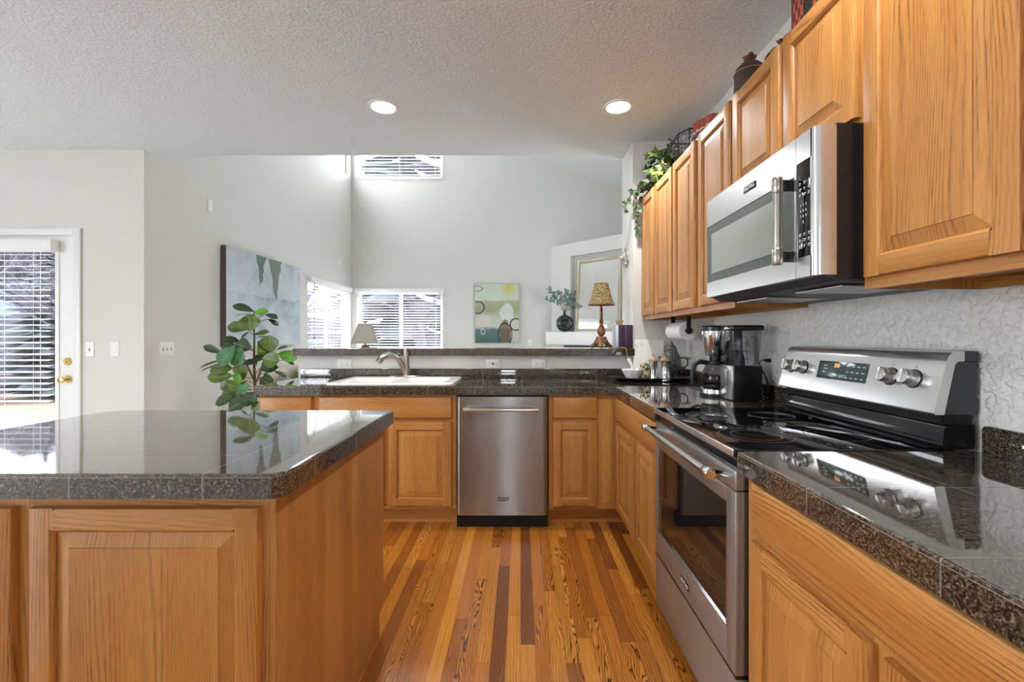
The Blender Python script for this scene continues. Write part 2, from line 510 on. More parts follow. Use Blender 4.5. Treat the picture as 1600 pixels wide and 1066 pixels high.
class MB:
    """collects shapes in world space and links them as ONE mesh object"""
    def __init__(self, M=None):
        self.M = M or Matrix()
        self.v = []; self.f = []; self.mi = []; self.uv = []; self.mats = []
    def slot(self, mat):
        m = MATS[mat]
        if m not in self.mats: self.mats.append(m)
        return self.mats.index(m)
    def add(self, verts, faces, mat, g=2, off=None, uvs=None):
        base = len(self.v)
        verts = [Vector(p) for p in verts]
        if off is None: off = (random.random() * 9, random.random() * 9)
        s = self.slot(mat)
        for fc in faces:
            ps = [verts[i] for i in fc]
            if uvs is not None:
                self.uv.append([uvs[i] for i in fc])
            else:
                n = Vector((0, 0, 0))
                for i in range(len(ps)):
                    n += ps[i].cross(ps[(i + 1) % len(ps)])
                na = max(range(3), key=lambda i: abs(n[i]))
                if na == g: ua, va = (g + 1) % 3, (g + 2) % 3
                else: ua, va = g, 3 - g - na
                self.uv.append([(p[ua] + off[0], p[va] + off[1]) for p in ps])
            self.f.append([base + i for i in fc]); self.mi.append(s)
        self.v += [self.M @ p for p in verts]
        return self
    def box(self, x0, x1, y0, y1, z0, z1, mat, g='z', bev=0.0, seg=2):
        x0, x1 = sorted((x0, x1)); y0, y1 = sorted((y0, y1)); z0, z1 = sorted((z0, z1))
        gi = 'xyz'.index(g)
        if bev <= 0:
            vs = [(x, y, z) for z in (z0, z1) for y in (y0, y1) for x in (x0, x1)]
            fs = [(0, 2, 3, 1), (4, 5, 7, 6), (0, 1, 5, 4), (2, 6, 7, 3), (0, 4, 6, 2), (1, 3, 7, 5)]
            return self.add(vs, fs, mat, gi)
        bm = bmesh.new()
        bmesh.ops.create_cube(bm, size=1.0)
        for p in bm.verts:
            p.co = Vector(((x0 + x1) / 2 + p.co.x * (x1 - x0), (y0 + y1) / 2 + p.co.y * (y1 - y0), (z0 + z1) / 2 + p.co.z * (z1 - z0)))
        bev = min(bev, 0.49 * min(x1 - x0, y1 - y0, z1 - z0))
        bmesh.ops.bevel(bm, geom=bm.edges[:], offset=bev, segments=seg, profile=0.5, affect='EDGES')
        bm.verts.index_update()
        vs = [p.co.copy() for p in bm.verts]; fs = [[p.index for p in f.verts] for f in bm.faces]
        bm.free()
        return self.add(vs, fs, mat, gi)
    def prism(self, poly, axis, a, b, mat, g=None):
        n = len(poly)
        mk = {'x': lambda p, t: (t, p[0], p[1]), 'y': lambda p, t: (p[0], t, p[1]), 'z': lambda p, t: (p[0], p[1], t)}[axis]
        vs = [mk(p, a) for p in poly] + [mk(p, b) for p in poly]
        fs = [list(range(n)), list(range(2 * n - 1, n - 1, -1))]
        for i in range(n):
            j = (i + 1) % n
            fs.append((i, j, n + j, n + i))
        return self.add(vs, fs, mat, 'xyz'.index(g or axis))
    def lathe(self, prof, c, mat, n=28, axis='z', sx=1.0, sy=1.0, ang0=0.0):
        c = Vector(c); vs = []; fs = []; rows = []
        for r, h in prof:
            row = []
            if r <= 1e-6:
                row = [len(vs)] * n
                vs.append((0, 0, h))
            else:
                for i in range(n):
                    a = ang0 + 2 * PI * i / n
                    row.append(len(vs)); vs.append((r * math.cos(a) * sx, r * math.sin(a) * sy, h))
            rows.append(row)
        for k in range(len(rows) - 1):
            for i in range(n):
                j = (i + 1) % n
                q = [rows[k][i], rows[k][j], rows[k + 1][j], rows[k + 1][i]]
                qq = []
                for t in q:
                    if t not in qq: qq.append(t)
                if len(qq) > 2: fs.append(qq)
        if prof[0][0] > 1e-6: fs.append(rows[0][::-1])
        if prof[-1][0] > 1e-6: fs.append(rows[-1])
        mp = {'z': lambda p: Vector(p), 'x': lambda p: Vector((p[2], p[0], p[1])), 'y': lambda p: Vector((p[1], p[2], p[0])),
              '-x': lambda p: Vector((-p[2], -p[0], p[1])), '-y': lambda p: Vector((p[0], -p[2], p[1]))}[axis]
        return self.add([c + mp(p) for p in vs], fs, mat)
    def ring(self, prof, c, mat, n=28, axis='z'):
        """closed profile swept round an axis (a torus-like ring)"""
        c = Vector(c); m = len(prof); vs = []; fs = []
        for i in range(n):
            a = 2 * PI * i / n
            for r, h in prof:
                p = (r * math.cos(a), r * math.sin(a), h)
                p = {'z': p, 'x': (p[2], p[0], p[1]), 'y': (p[1], p[2], p[0])}[axis]
                vs.append(c + Vector(p))
        for i in range(n):
            j = (i + 1) % n
            for k in range(m):
                l = (k + 1) % m
                fs.append((i * m + k, j * m + k, j * m + l, i * m + l))
        return self.add(vs, fs, mat)
    def tube(self, pts, r, mat, n=10, closed=False, flat=1.0):
        pts = [Vector(p) for p in pts]
        rs = r if hasattr(r, '__len__') else [r] * len(pts)
        vs = []; fs = []; N = len(pts); up = None
        for i, p in enumerate(pts):
            if closed: t = pts[(i + 1) % N] - pts[i - 1]
            else: t = pts[min(i + 1, N - 1)] - pts[max(i - 1, 0)]
            t.normalize()
            if up is None:
                up = Vector((0, 0, 1)) if abs(t.z) < 0.9 else Vector((1, 0, 0))
            side = t.cross(up)
            if side.length < 1e-6: side = t.cross(Vector((0.3, 1, 0.2)))
            side.normalize(); up = side.cross(t).normalized()
            for k in range(n):
                a = 2 * PI * k / n
                vs.append(p + side * (math.cos(a) * rs[i]) + up * (math.sin(a) * rs[i] * flat))
        for i in range(N if closed else N - 1):
            j = (i + 1) % N
            for k in range(n):
                l = (k + 1) % n
                fs.append((i * n + k, i * n + l, j * n + l, j * n + k))
        if not closed:
            fs.append(list(range(n))[::-1]); fs.append(list(range((N - 1) * n, N * n)))
        return self.add(vs, fs, mat)
    def ball(self, c, rx, ry, rz, mat, n=16, m=10):
        prof = [(math.sin(PI * i / m), -math.cos(PI * i / m)) for i in range(m + 1)]
        prof[0] = (0, -1); prof[-1] = (0, 1)
        c = Vector(c)
        sub = MB(); sub.lathe(prof, (0, 0, 0), mat, n)
        return self.add([c + Vector((p.x * rx, p.y * ry, p.z * rz)) for p in sub.v], sub.f, mat)
    def leaf(self, base, tip, width, mat, normal=(0, -1, 0), droop=0.1, cup=0.15, wide=0.62, n=7):
        """obovate leaf: u runs base to tip, v across"""
        base = Vector(base); tip = Vector(tip)
        d = tip - base; L = d.length; d.normalize()
        nn = Vector(normal); nn = (nn - d * nn.dot(d))
        if nn.length < 1e-4: nn = d.orthogonal()
        nn.normalize(); s = d.cross(nn).normalized()
        vs = []; uvs = []; fs = []
        for i in range(n + 1):
            t = i / n
            w = width / 2 * (math.sin(PI * min(1, (t / wide) * 0.5 if t < wide else 0.5 + 0.5 * (t - wide) / (1 - wide)))) ** 0.75
            if i == 0: w = width * 0.03
            if i == n: w = width * 0.02
            c = base + d * (L * t) - nn * (droop * L * (t * t))
            for q in (-1, -0.5, 0, 0.5, 1):
                vs.append(c + s * (w * q) + nn * (cup * w * abs(q) + 0.03 * w * math.sin(t * 14 + q * 2)))
                uvs.append((t, q * 0.5))
        for i in range(n):
            for q in range(4):
                a = i * 5 + q
                fs.append((a, a + 1, a + 6, a + 5))
        return self.add(vs, fs, mat, uvs=uvs)
    def build(self, name, parent=None, loc=None, smooth=True, recalc=True, angle=0.6):
        xs = [p.x for p in self.v]; ys = [p.y for p in self.v]; zs = [p.z for p in self.v]
        if loc is None: loc = Vector(((min(xs) + max(xs)) / 2, (min(ys) + max(ys)) / 2, min(zs)))
        else: loc = Vector(loc)
        PW = WM[parent] if parent else Matrix()
        inv = PW.inverted()
        rot = PW.to_quaternion().to_matrix().to_4x4()
        wm = Matrix.Translation(loc) @ rot
        wi = wm.inverted()
        me = bpy.data.meshes.new(name)
        me.from_pydata([wi @ p for p in self.v], [], self.f)
        for m in self.mats: me.materials.append(m)
        me.polygons.foreach_set('material_index', self.mi)
        ul = me.uv_layers.new(name='UVMap')
        flat = [c for fu in self.uv for uvp in fu for c in uvp]
        ul.data.foreach_set('uv', flat)
        if recalc:
            bm = bmesh.new(); bm.from_mesh(me)
            bmesh.ops.recalc_face_normals(bm, faces=bm.faces[:])
            bm.to_mesh(me); bm.free()
        if smooth:
            me.polygons.foreach_set('use_smooth', [True] * len(me.polygons))
            me.set_sharp_from_angle(angle=angle)
        me.update()
        o = bpy.data.objects.new(name, me)
        COL.objects.link(o)
        WM[o] = wm
        if parent:
            o.parent = parent
            o.matrix_local = inv @ wm
        else:
            o.matrix_local = wm
        return o

def thing(name, label, cat, loc=(0, 0, 0), rz=0.0, group=None, kind=None):
    o = bpy.data.objects.new(name, None)
    o.empty_display_size = 0.05
    COL.objects.link(o)
    o.location = loc; o.rotation_euler = (0, 0, rz)
    WM[o] = Matrix.Translation(Vector(loc)) @ Matrix.Rotation(rz, 4, 'Z')
    tag(o, label, cat, group, kind)
    return o

def tag(o, label=None, cat=None, group=None, kind=None):
    if label: o['label'] = label
    if cat: o['category'] = cat
    if group: o['group'] = group
    if kind: o['kind'] = kind
    return o

def struct(o, label=None):
    o['kind'] = 'structure'
    if label: o['label'] = label
    return o

def lettering(text, size, M, mat, name, parent, extrude=0.0006):
    cu = bpy.data.curves.new('t', 'FONT')
    cu.body = text; cu.size = size; cu.extrude = extrude
    cu.align_x = 'CENTER'; cu.align_y = 'CENTER'
    tmp = bpy.data.objects.new('t', cu)
    COL.objects.link(tmp)
    dg = bpy.context.evaluated_depsgraph_get()
    src = tmp.evaluated_get(dg).to_mesh()
    mb = MB(M)
    vs = [v.co.copy() for v in src.vertices]; fs = [list(p.vertices) for p in src.polygons]
    if vs: mb.add(vs, fs, mat)
    tmp.evaluated_get(dg).to_mesh_clear()
    bpy.data.objects.remove(tmp); bpy.data.curves.remove(cu)
    return mb.build(name, parent, smooth=False)

# frames for pieces drawn in a local x (right), z (up), -y (towards the viewer) space
def face_south(x, y, z=0.0):            # faces -Y
    return Matrix.Translation((x, y, z))
def face_west(x, y, z=0.0):             # faces -X, local x runs towards -Y
    return Matrix.Translation((x, y, z)) @ Matrix.Rotation(-PI / 2, 4, 'Z')
def face_east(x, y, z=0.0):             # faces +X, local x runs towards +Y
    return Matrix.Translation((x, y, z)) @ Matrix.Rotation(PI / 2, 4, 'Z')
TXT = Matrix.Rotation(PI / 2, 4, 'X')   # text lying in x-y stood up to face -y

def wall_with_holes(mb, axis, a0, a1, t0, t1, z0, z1, holes, mat):
    """wall running along axis; holes = (a, b, zlo, zhi)"""
    def bx(a, b, zl, zh):
        if b - a < 1e-5 or zh - zl < 1e-5: return
        if axis == 'x': mb.box(a, b, t0, t1, zl, zh, mat)
        else: mb.box(t0, t1, a, b, zl, zh, mat)
    cuts = sorted({a0, a1, *[h[0] for h in holes], *[h[1] for h in holes]})
    for a, b in zip(cuts, cuts[1:]):
        hs = sorted([h for h in holes if h[0] <= a + 1e-6 and h[1] >= b - 1e-6], key=lambda h: h[2])
        z = z0
        for h in hs:
            bx(a, b, z, h[2]); z = h[3]
        bx(a, b, z, z1)
# ------------------------------------------------------------------ the setting
CEIL = 2.74
def vault(x): return 4.49 - 0.387 * (x - 0.19)

mb = MB(); mb.box(-6.6, -1.9, -3.1, 3.70, -0.05, 0.0, 'bounce_tile'); mb.box(-1.9, 1.4, -3.1, -1.0, -0.05, 0.0, 'bounce_tile')  # unseen floor, added as a pale surface to bounce neutral light
struct(mb.build('floor'), 'unseen nook tile, made pale to bounce light')
mb = MB(); mb.box(-1.9, 1.4, -1.0, 3.70, -0.05, 0.0, 'hardwood')
struct(mb.build('floor'), 'amber oak strip hardwood floor')

mb = MB(); mb.box(-3.3, 2.75, 3.70, 8.4, -0.05, 0.0, 'carpet')  # unseen floor made pale to brighten the living room by bounce
struct(mb.build('floor'), 'unseen living-room carpet, made pale to bounce light')

mb = MB()
mb.prism([(-6.6, -3.1), (1.40, -3.1), (1.40, 3.99), (0.80, 3.93), (0.30, 3.834), (-6.6, 3.834)], 'z', CEIL, CEIL + 0.14, 'ceiling_paint')
struct(mb.build('ceiling'), 'flat textured kitchen ceiling')

mb = MB()
xa, xb = -3.2, 2.7
mb.prism([(xa, vault(xa)), (xb, vault(xb)), (xb, vault(xb) + 0.12), (xa, vault(xa) + 0.12)], 'y', 3.70, 8.42, 'ceiling_paint')
struct(mb.build('ceiling'), 'sloping ceiling of the living room beyond')

mb = MB()
mb.prism([(-3.16, CEIL + 0.141), (2.66, CEIL + 0.141), (2.66, vault(2.66)), (-3.16, vault(-3.16))], 'y', 3.70, 3.833, 'wall_paint')
struct(mb.build('wall_loft'))

mb = MB(); mb.box(1.275, 1.40, -3.1, 3.557, 0, CEIL, 'wall_paint_knockdown_lit')
struct(mb.build('wall_right'), 'knockdown textured wall behind the range')

mb = MB(); mb.box(0.867, 2.52, 3.558, 3.93, 0, CEIL, 'wall_paint')
struct(mb.build('wall_pier'))

mb = MB()
mb.box(-1.715, 0.866, 3.558, 3.68, 0, 1.0855, 'wall_paint_smooth')
struct(mb.build('wall_half'), 'white half wall below the raised granite bar')

# living-room openings
LW = (6.58, 8.10)       # left wall windows in y
FW = (-2.93, -1.395)    # far wall windows in x
mb = MB()
wall_with_holes(mb, 'y', 3.717, 8.40, -3.16, -3.038, 0, vault(-3.1), [(LW[0], LW[1], 0.85, 2.055), (LW[0], LW[1], 4.07, 5.25)], 'wall_paint')
struct(mb.build('wall_left'))
mb = MB()
wall_with_holes(mb, 'x', -3.037, 2.64, 8.27, 8.40, 0, 3.52, [(FW[0], FW[1], 0.85, 2.05)], 'wall_paint_smooth')
wall_with_holes(mb, 'x', -3.037, FW[1] + 0.02, 8.27, 8.40, 3.52, 5.03, [(FW[0], FW[1], 4.075, 4.95)], 'wall_paint_smooth')
mb.prism([(FW[1] + 0.02, 3.52), (2.64, 3.52), (2.64, vault(2.64)), (FW[1] + 0.02, vault(FW[1] + 0.02))], 'y', 8.27, 8.40, 'wall_paint_smooth')
mb.prism([(-3.037, 5.03), (FW[1] + 0.02, 5.03), (FW[1] + 0.02, vault(FW[1] + 0.02)), (-3.037, vault(-3.037))], 'y', 8.27, 8.40, 'wall_paint_smooth')
struct(mb.build('wall_back'))
mb = MB()
wall_with_holes(mb, 'y', 3.93, 8.27, 2.52, 2.64, 0, vault(2.64), [(4.4, 5.7, 0.9, 2.3)], 'wall_paint')
struct(mb.build('wall_living'))

# breakfast nook on the left: wall with the patio door, outer wall, wall behind the camera
DX0, DX1 = -4.43, -3.60
mb = MB()
wall_with_holes(mb, 'x', -6.6, -3.1605, 3.717, 3.85, 0, CEIL, [(DX0 - 0.015, DX1 + 0.015, 0, 2.055), (-6.42, -4.62, 0.06, 2.62)], 'wall_paint')
struct(mb.build('wall_patio'))
mb = MB()
wall_with_holes(mb, 'y', -3.1, 3.717, -6.6, -6.48, 0, CEIL, [(-2.4, 0.0, 0.06, 2.62)], 'wall_paint')
struct(mb.build('wall_nook'))
mb = MB()
wall_with_holes(mb, 'x', -6.48, 1.275, -3.1, -2.98, 0, CEIL, [(-0.36, 0.22, 1.15, 2.3)], 'wall_paint')
struct(mb.build('wall_front'))

def window(idx, axis, a0, a1, z0, z1, t0, inward, mull=True, label=None, pd=0.085):
    """frame, pane and sill set in the wall opening; t0 = room face, inward = +1/-1 direction into the room"""
    root = bpy.data.objects.new('window_%d' % idx, None)
    COL.objects.link(root)
    c = (a0 + a1) / 2
    loc = Vector((c, t0, z0) if axis == 'x' else (t0, c, z0))
    root.location = loc; WM[root] = Matrix.Translation(loc); root['kind'] = 'structure'
    if label: root['label'] = label
    p0, p1 = t0 - inward * pd, t0 - inward * (pd - 0.045)
    fr = MB()
    def bx(m, a, b, zl, zh, mat='white_trim', q0=p0, q1=p1):
        if axis == 'x': m.box(a, b, q0, q1, zl, zh, mat, bev=0.004)
        else: m.box(q0, q1, a, b, zl, zh, mat, bev=0.004)
    w = 0.05; e = 0.001
    bx(fr, a0 + e, a0 + w, z0 + e, z1 - e); bx(fr, a1 - w, a1 - e, z0 + e, z1 - e)
    bx(fr, a0 + w, a1 - w, z0 + e, z0 + w); bx(fr, a0 + w, a1 - w, z1 - w, z1 - e)
    if mull: bx(fr, c - 0.025, c + 0.025, z0 + w, z1 - w)
    fr.build('window_frame', root)
    g = MB(); q = t0 - inward * (pd - 0.02)
    if axis == 'x': g.box(a0 + w, a1 - w, q, q + 0.004, z0 + w, z1 - w, 'window_glass')
    else: g.box(q, q + 0.004, a0 + w, a1 - w, z0 + w, z1 - w, 'window_glass')
    g.build('window_pane', root)
    ang = {('x', -1): (-PI / 2, 0, 0), ('x', 1): (PI / 2, 0, 0), ('y', 1): (0, -PI / 2, 0), ('y', -1): (0, PI / 2, 0)}[(axis, inward)]
    q = t0 - inward * 0.118
    lc = (c, q, (z0 + z1) / 2) if axis == 'x' else (q, c, (z0 + z1) / 2)
    if axis == 'x': portal(lc, a1 - a0, z1 - z0, ang)
    else: portal(lc, z1 - z0, a1 - a0, ang)
    return root

window(1, 'y', LW[0], LW[1], 0.85, 2.055, -3.038, 1, True)
window(2, 'x', FW[0], FW[1], 0.85, 2.05, 8.27, -1, True)
window(3, 'x', FW[0], FW[1], 4.075, 4.95, 8.27, -1, False)
window(4, 'y', LW[0], LW[1], 4.07, 5.25, -3.038, 1, False)
window(5, 'y', 4.4, 5.7, 0.9, 2.3, 2.52, -1, True)  # unseen window added to let more daylight into the living room
window(8, 'x', -6.42, -4.62, 0.06, 2.62, 3.717, -1, True)  # added outside the view to throw daylight towards the right wall
window(6, 'y', -2.4, 0.0, 0.06, 2.62, -6.48, 1, True)  # unseen nook window, added and sized for light from the left
window(7, 'x', -0.36, 0.22, 1.15, 2.3, -2.98, 1, False)  # unseen, added behind the camera to give the dishwasher a bright band

def blind(label, axis, a0, a1, z0, z1, plane, inward, tilt, valance=0.075, over=0.03, pitch=0.047, cords=True, vdepth=0.07, cord_at=None, group=None, sl=0.05):
    """2-inch faux wood blind: headrail, slats, bottom rail, cords"""
    c = (a0 + a1) / 2
    loc = (c, plane, z0) if axis == 'x' else (plane, c, z0)
    root = thing('window_blind', label, 'blind', loc, 0, group)
    def bx(m, a, b, q0, q1, zl, zh, mat='white_blind', bev=0.003):
        if axis == 'x': m.box(a, b, q0, q1, zl, zh, mat, bev=bev)
        else: m.box(q0, q1, a, b, zl, zh, mat, bev=bev)
    m = MB(); bx(m, a0 - over, a1 + over, plane, plane + inward * vdepth, z1 - valance * 0.1, z1 + valance * 0.9)
    m.build('headrail', root)
    m = MB()
    mid = plane + inward * 0.03
    z = z1 - valance * 0.1 - 0.03
    dy = math.cos(tilt) * sl / 2; dz = math.sin(tilt) * sl / 2
    while z > z0 + 0.045:
        p = [(mid - dy, z - dz), (mid, z + 0.0025), (mid + dy, z + dz), (mid + dy, z + dz + 0.003), (mid, z + 0.0055), (mid - dy, z - dz + 0.003)]
        if axis == 'x': m.prism(p, 'x', a0 + 0.008, a1 - 0.008, 'white_blind')
        else: m.prism(p, 'y', a0 + 0.008, a1 - 0.008, 'white_blind')
        z -= pitch
    m.build('slats', root, smooth=False)
    m = MB(); bx(m, a0 + 0.006, a1 - 0.006, mid - 0.026, mid + 0.026, z0 + 0.008, z0 + 0.026)
    m.build('bottom_rail', root)
    n = max(2, int((a1 - a0) / 0.55) + 1)
    for i in range(n):
        m = MB()
        a = a0 + 0.12 + (a1 - a0 - 0.24) * i / (n - 1)
        for q in (mid - 0.027, mid + 0.027):
            p0 = (a, q, z0 + 0.02) if axis == 'x' else (q, a, z0 + 0.02)
            p1 = (a, q, z1) if axis == 'x' else (q, a, z1)
            m.tube([p0, p1], 0.0012, 'white_blind', 5)
        m.build('ladder_cord', root)
    if cord_at is not None:
        m = MB(); q = mid + inward * 0.035
        zt = z1 - 0.08; zb = z1 - 0.78
        pt = lambda zz: (cord_at, q, zz) if axis == 'x' else (q, cord_at, zz)
        m.tube([pt(zt + 0.07), pt(zb)], 0.003, 'dark_grey_panel', 6)
        m.tube([pt(zb), pt(zb - 0.05)], [0.004, 0.009], 'dark_grey_panel', 8)
        m.build('pull_cord', root)
    return root

blind('white slatted blind on the living-room side window left of the beige lamp', 'y', LW[0], LW[1], 0.86, 2.03, -3.036, 1, 0.25, cord_at=6.64, group='blinds in the living room')
blind('white slatted blind on the living-room end window behind the beige lamp', 'x', FW[0], FW[1], 0.86, 2.03, 8.268, -1, 0.25, cord_at=-1.44, group='blinds in the living room')
blind('white slatted blind on the high window just below the ceiling edge', 'x', FW[0] + 0.01, FW[1] - 0.01, 4.08, 4.94, 8.268, -1, 0.5, valance=0.06, over=0.0, pitch=0.055, group='blinds in the living room')

# patio door
door = bpy.data.objects.new('door_1', None); COL.objects.link(door)
door.location = (DX1, 3.74, 0); WM[door] = Matrix.Translation((DX1, 3.74, 0)); door['kind'] = 'structure'
door['label'] = 'white glazed patio door with a blind'
gx0, gx1, gz0, gz1 = DX0 + 0.13, -3.755, 0.28, 1.93
m = MB()
m.box(DX0, gx0, 3.735, 3.78, 0.01, 2.045, 'white_trim'); m.box(gx1, DX1, 3.735, 3.78, 0.01, 2.045, 'white_trim')
m.box(gx0, gx1, 3.735, 3.78, 0.01, gz0, 'white_trim'); m.box(gx0, gx1, 3.735, 3.78, gz1, 2.045, 'white_trim')
m.build('door_slab', door)
m = MB()
for a, b, zl, zh in ((gx0 - 0.02, gx0 + 0.012, gz0 - 0.02, gz1 + 0.02), (gx1 - 0.012, gx1 + 0.02, gz0 - 0.02, gz1 + 0.02), (gx0, gx1, gz0 - 0.02, gz0 + 0.012), (gx0, gx1, gz1 - 0.012, gz1 + 0.02)):
    m.box(a, b, 3.727, 3.736, zl, zh, 'white_trim', bev=0.003)
m.build('glazing_bead', door)
m = MB(); m.box(gx0, gx1, 3.756, 3.76, gz0, gz1, 'window_glass'); m.build('door_pane', door)
portal(((gx0 + gx1) / 2, 3.80, (gz0 + gz1) / 2), gx1 - gx0, gz1 - gz0, (-PI / 2, 0, 0))
def knob(z, r, big, name):
    k = MB()
    x = -3.668
    k.lathe([(0.0, 0.0), (0.031, 0.0), (0.031, 0.006), (0.024, 0.011), (0.011, 0.014), (0.010, 0.034), (r * 0.75, 0.042), (r, 0.054), (r * 0.9, 0.066), (0.0, 0.072)] if big else
            [(0.0, 0.0), (0.030, 0.0), (0.028, 0.012), (0.017, 0.016), (0.015, 0.022), (0, 0.023)], (x, 3.735, z), 'brass', 24, '-y')
    if not big: k.box(x - 0.012, x + 0.012, 3.698, 3.714, z - 0.005, z + 0.005, 'brass', bev=0.003)
    k.build(name, door)
knob(0.885, 0.027, True, 'door_knob'); knob(1.03, 0.027, False, 'deadbolt')
m = MB()
t = 0.011
for a, b, zl, zh in ((DX1 + 0.004, DX1 + 0.062, 0, 2.105), (DX0 - 0.062, DX0 - 0.004, 0, 2.105), (DX0 - 0.004, DX1 + 0.004, 2.049, 2.105)):
    m.box(a, b, 3.699, 3.7165, zl, zh, 'white_trim', bev=0.004)
m.box(DX0 - 0.015, DX0 - 0.001, 3.7175, 3.85, 0, 2.055, 'white_trim'); m.box(DX1 + 0.001, DX1 + 0.015, 3.7175, 3.85, 0, 2.055, 'white_trim'); m.box(DX0, DX1, 3.7175, 3.85, 2.046, 2.054, 'white_trim')
m.build('door_casing', door)
blind('white slatted blind hanging on the glazed patio door', 'x', gx0 + 0.01, gx1 - 0.005, 0.30, 1.925, 3.7265, -1, 0.15, valance=0.09, over=0.03, sl=0.042)

# baseboards of the two visible painted walls
m = MB(); m.box(-3.537, -3.04, 3.70, 3.7165, 0, 0.085, 'white_trim', bev=0.004); struct(m.build('baseboard_patio'))
m = MB(); m.box(-3.0375, -3.02, 3.85, 8.26, 0, 0.085, 'white_trim', bev=0.004); struct(m.build('baseboard_left'))

# recessed ceiling lights
def can_light(x, y, label, group, power):
    root = thing('recessed_light', label, 'ceiling light', (x, y, CEIL), 0, group)
    m = MB(); m.ring([(0.098, -0.001), (0.094, -0.008), (0.078, -0.009), (0.072, -0.001)], (x, y, CEIL), 'white_trim', 36)
    m.build('trim_ring', root)
    m = MB(); m.lathe([(0.0, -0.004), (0.074, -0.004), (0.074, -0.001), (0, -0.001)], (x, y, CEIL), 'lamp_lens', 32)
    m.build('lens', root)
    l = bpy.data.lights.new('can_lamp', 'SPOT'); l.energy = power; l.spot_size = 2.5; l.spot_blend = 0.6
    l.shadow_soft_size = 0.07; l.color = (0.95, 0.98, 1.0)
    o = bpy.data.objects.new('can_lamp', l); COL.objects.link(o); o.location = (x, y, CEIL - 0.09)
CANP = 28
can_light(-0.90, 3.02, 'lit recessed ceiling light above the sink', 'recessed lights', CANP)
can_light(0.64, 3.02, 'lit recessed ceiling light nearer the oak wall cabinets', 'recessed lights', CANP)
for x, y in ((-0.90, 1.0), (0.64, 1.0), (-2.6, 1.0)):  # lights outside the view, added to brighten the kitchen
    can_light(x, y, 'added unseen ceiling light over the near half of the kitchen', 'added unseen lights overhead', CANP)

# outdoors
m = MB(); m.box(-60, 60, -40, 90, -0.30, -0.10, 'snow'); struct(m.build('ground'), 'snow covered yard')
def tree(x, y, h, label, seed, lean=0.0):
    rnd = random.Random(seed)
    root = thing('bare_tree', label, 'tree', (x, y, -0.1), 0, 'bare winter trees outside')
    tr = MB(); br = MB()
    def grow(mb_, p, d, L, r, lev):
        n = 4; pts = [p]; rs = [r]
        for i in range(n):
            d = (d + Vector((rnd.uniform(-.25, .25), rnd.uniform(-.25, .25), rnd.uniform(-.1, .2)))).normalized()
            p = p + d * (L / n); pts.append(p); rs.append(r * (1 - 0.45 * (i + 1) / n))
        mb_.tube(pts, rs, 'bark', 6 if lev < 2 else 4)
        if lev < 4:
            k = 3 if lev < 3 else 4
            for j in range(k + 1):
                t = rnd.uniform(0.35, 1.0)
                q = pts[min(n, int(t * n) + 0)]
                a = rnd.uniform(0, 2 * PI)
                nd = (d * 0.55 + Vector((math.cos(a), math.sin(a), rnd.uniform(0.0, 0.5))) * 0.75).normalized()
                grow(br, q, nd, L * rnd.uniform(0.5, 0.75), rs[-1] * 0.75, lev + 1)
    grow(tr, Vector((x, y, -0.12)), Vector((lean, 0, 1)), h * 0.42, h * 0.028, 0)
    tr.build('trunk', root); br.build('branches', root)
tree(-7.6, 8.1, 5.0, 'bare branching tree outside the patio door', 3)
tree(-13.0, 12.9, 6.0, 'bare tree farther off outside the patio door', 5)
tree(-6.6, 13.6, 7.0, 'bare tree beyond the living-room side window', 8)
tree(-2.75, 13.0, 5.5, 'bare tree beyond the living-room end window', 11)
m = MB(); m.box(-30, -3.3, 4.3, 30, -0.098, -0.06, 'dry_grass'); struct(m.build('lawn', smooth=False), 'brown winter lawn')
m = MB()
for i in range(24): m.box(-9.5, -3.2, 3.88 + i * 0.125, 3.995 + i * 0.125, -0.058, -0.02, 'deck_wood')
tag(m.build('deck', smooth=False), 'grey plank deck outside the patio door', 'deck')
m = MB()
for i in range(9): m.box(-24, -3.9, 11.0, 11.03, -0.05 + i * 0.2, 0.135 + i * 0.2, 'fence_wood')
for i in range(11): m.box(-24 + i * 2.0, -23.9 + i * 2.0, 11.03, 11.13, -0.06, 1.85, 'fence_wood')
tag(m.build('board_fence', smooth=False), 'weathered horizontal board fence across the yard', 'fence')
def conifer(x, y, h, r, label, seed):
    rnd = random.Random(seed)
    root = thing('evergreen_tree', label, 'tree', (x, y, -0.06), 0, 'dark evergreens outside')
    m = MB(); m.tube([(x, y, -0.06), (x, y, h * 0.9)], [0.10, 0.03], 'bark', 8); m.build('trunk', root)
    m = MB()
    for i in range(150):
        f = i / 150; z = 0.25 + f * (h - 0.3); a = i * 2.399; rr = r * (1 - f) ** 0.8 * rnd.uniform(0.7, 1.1)
        b = Vector((x, y, z)); t = Vector((x + rr * math.cos(a), y + rr * math.sin(a), z - 0.18 * rr + 0.05))
        m.leaf(b, t, 0.42 * rr + 0.06, 'evergreen', (0, 0, 1), droop=0.12, cup=-0.5, wide=0.45, n=4)
    m.build('foliage', root, recalc=False)
conifer(-9.9, 9.6, 3.6, 1.1, 'dark evergreen standing before the fence, seen through the patio door', 2)
conifer(-12.4, 9.4, 4.4, 1.3, 'taller dark evergreen farther left along the fence', 4)
conifer(-4.6, 18.5, 14.0, 4.8, 'tall dark evergreen beyond the high end window', 9)
conifer(-5.9, 10.0, 3.2, 1.0, 'dark evergreen outside the living-room side window', 6)
hs = thing('neighbour_house', 'white sided neighbouring house beyond the end window', 'house', (2.0, 25, -0.1))
m = MB()
for i in range(24): m.box(-2.7, 7.0, 23.0, 23.02, -0.1 + i * 0.16, 0.045 + i * 0.16, 'siding')
m.box(-2.7, 7.0, 23.02, 27, -0.1, 3.74, 'siding'); m.build('wall', hs, smooth=False)
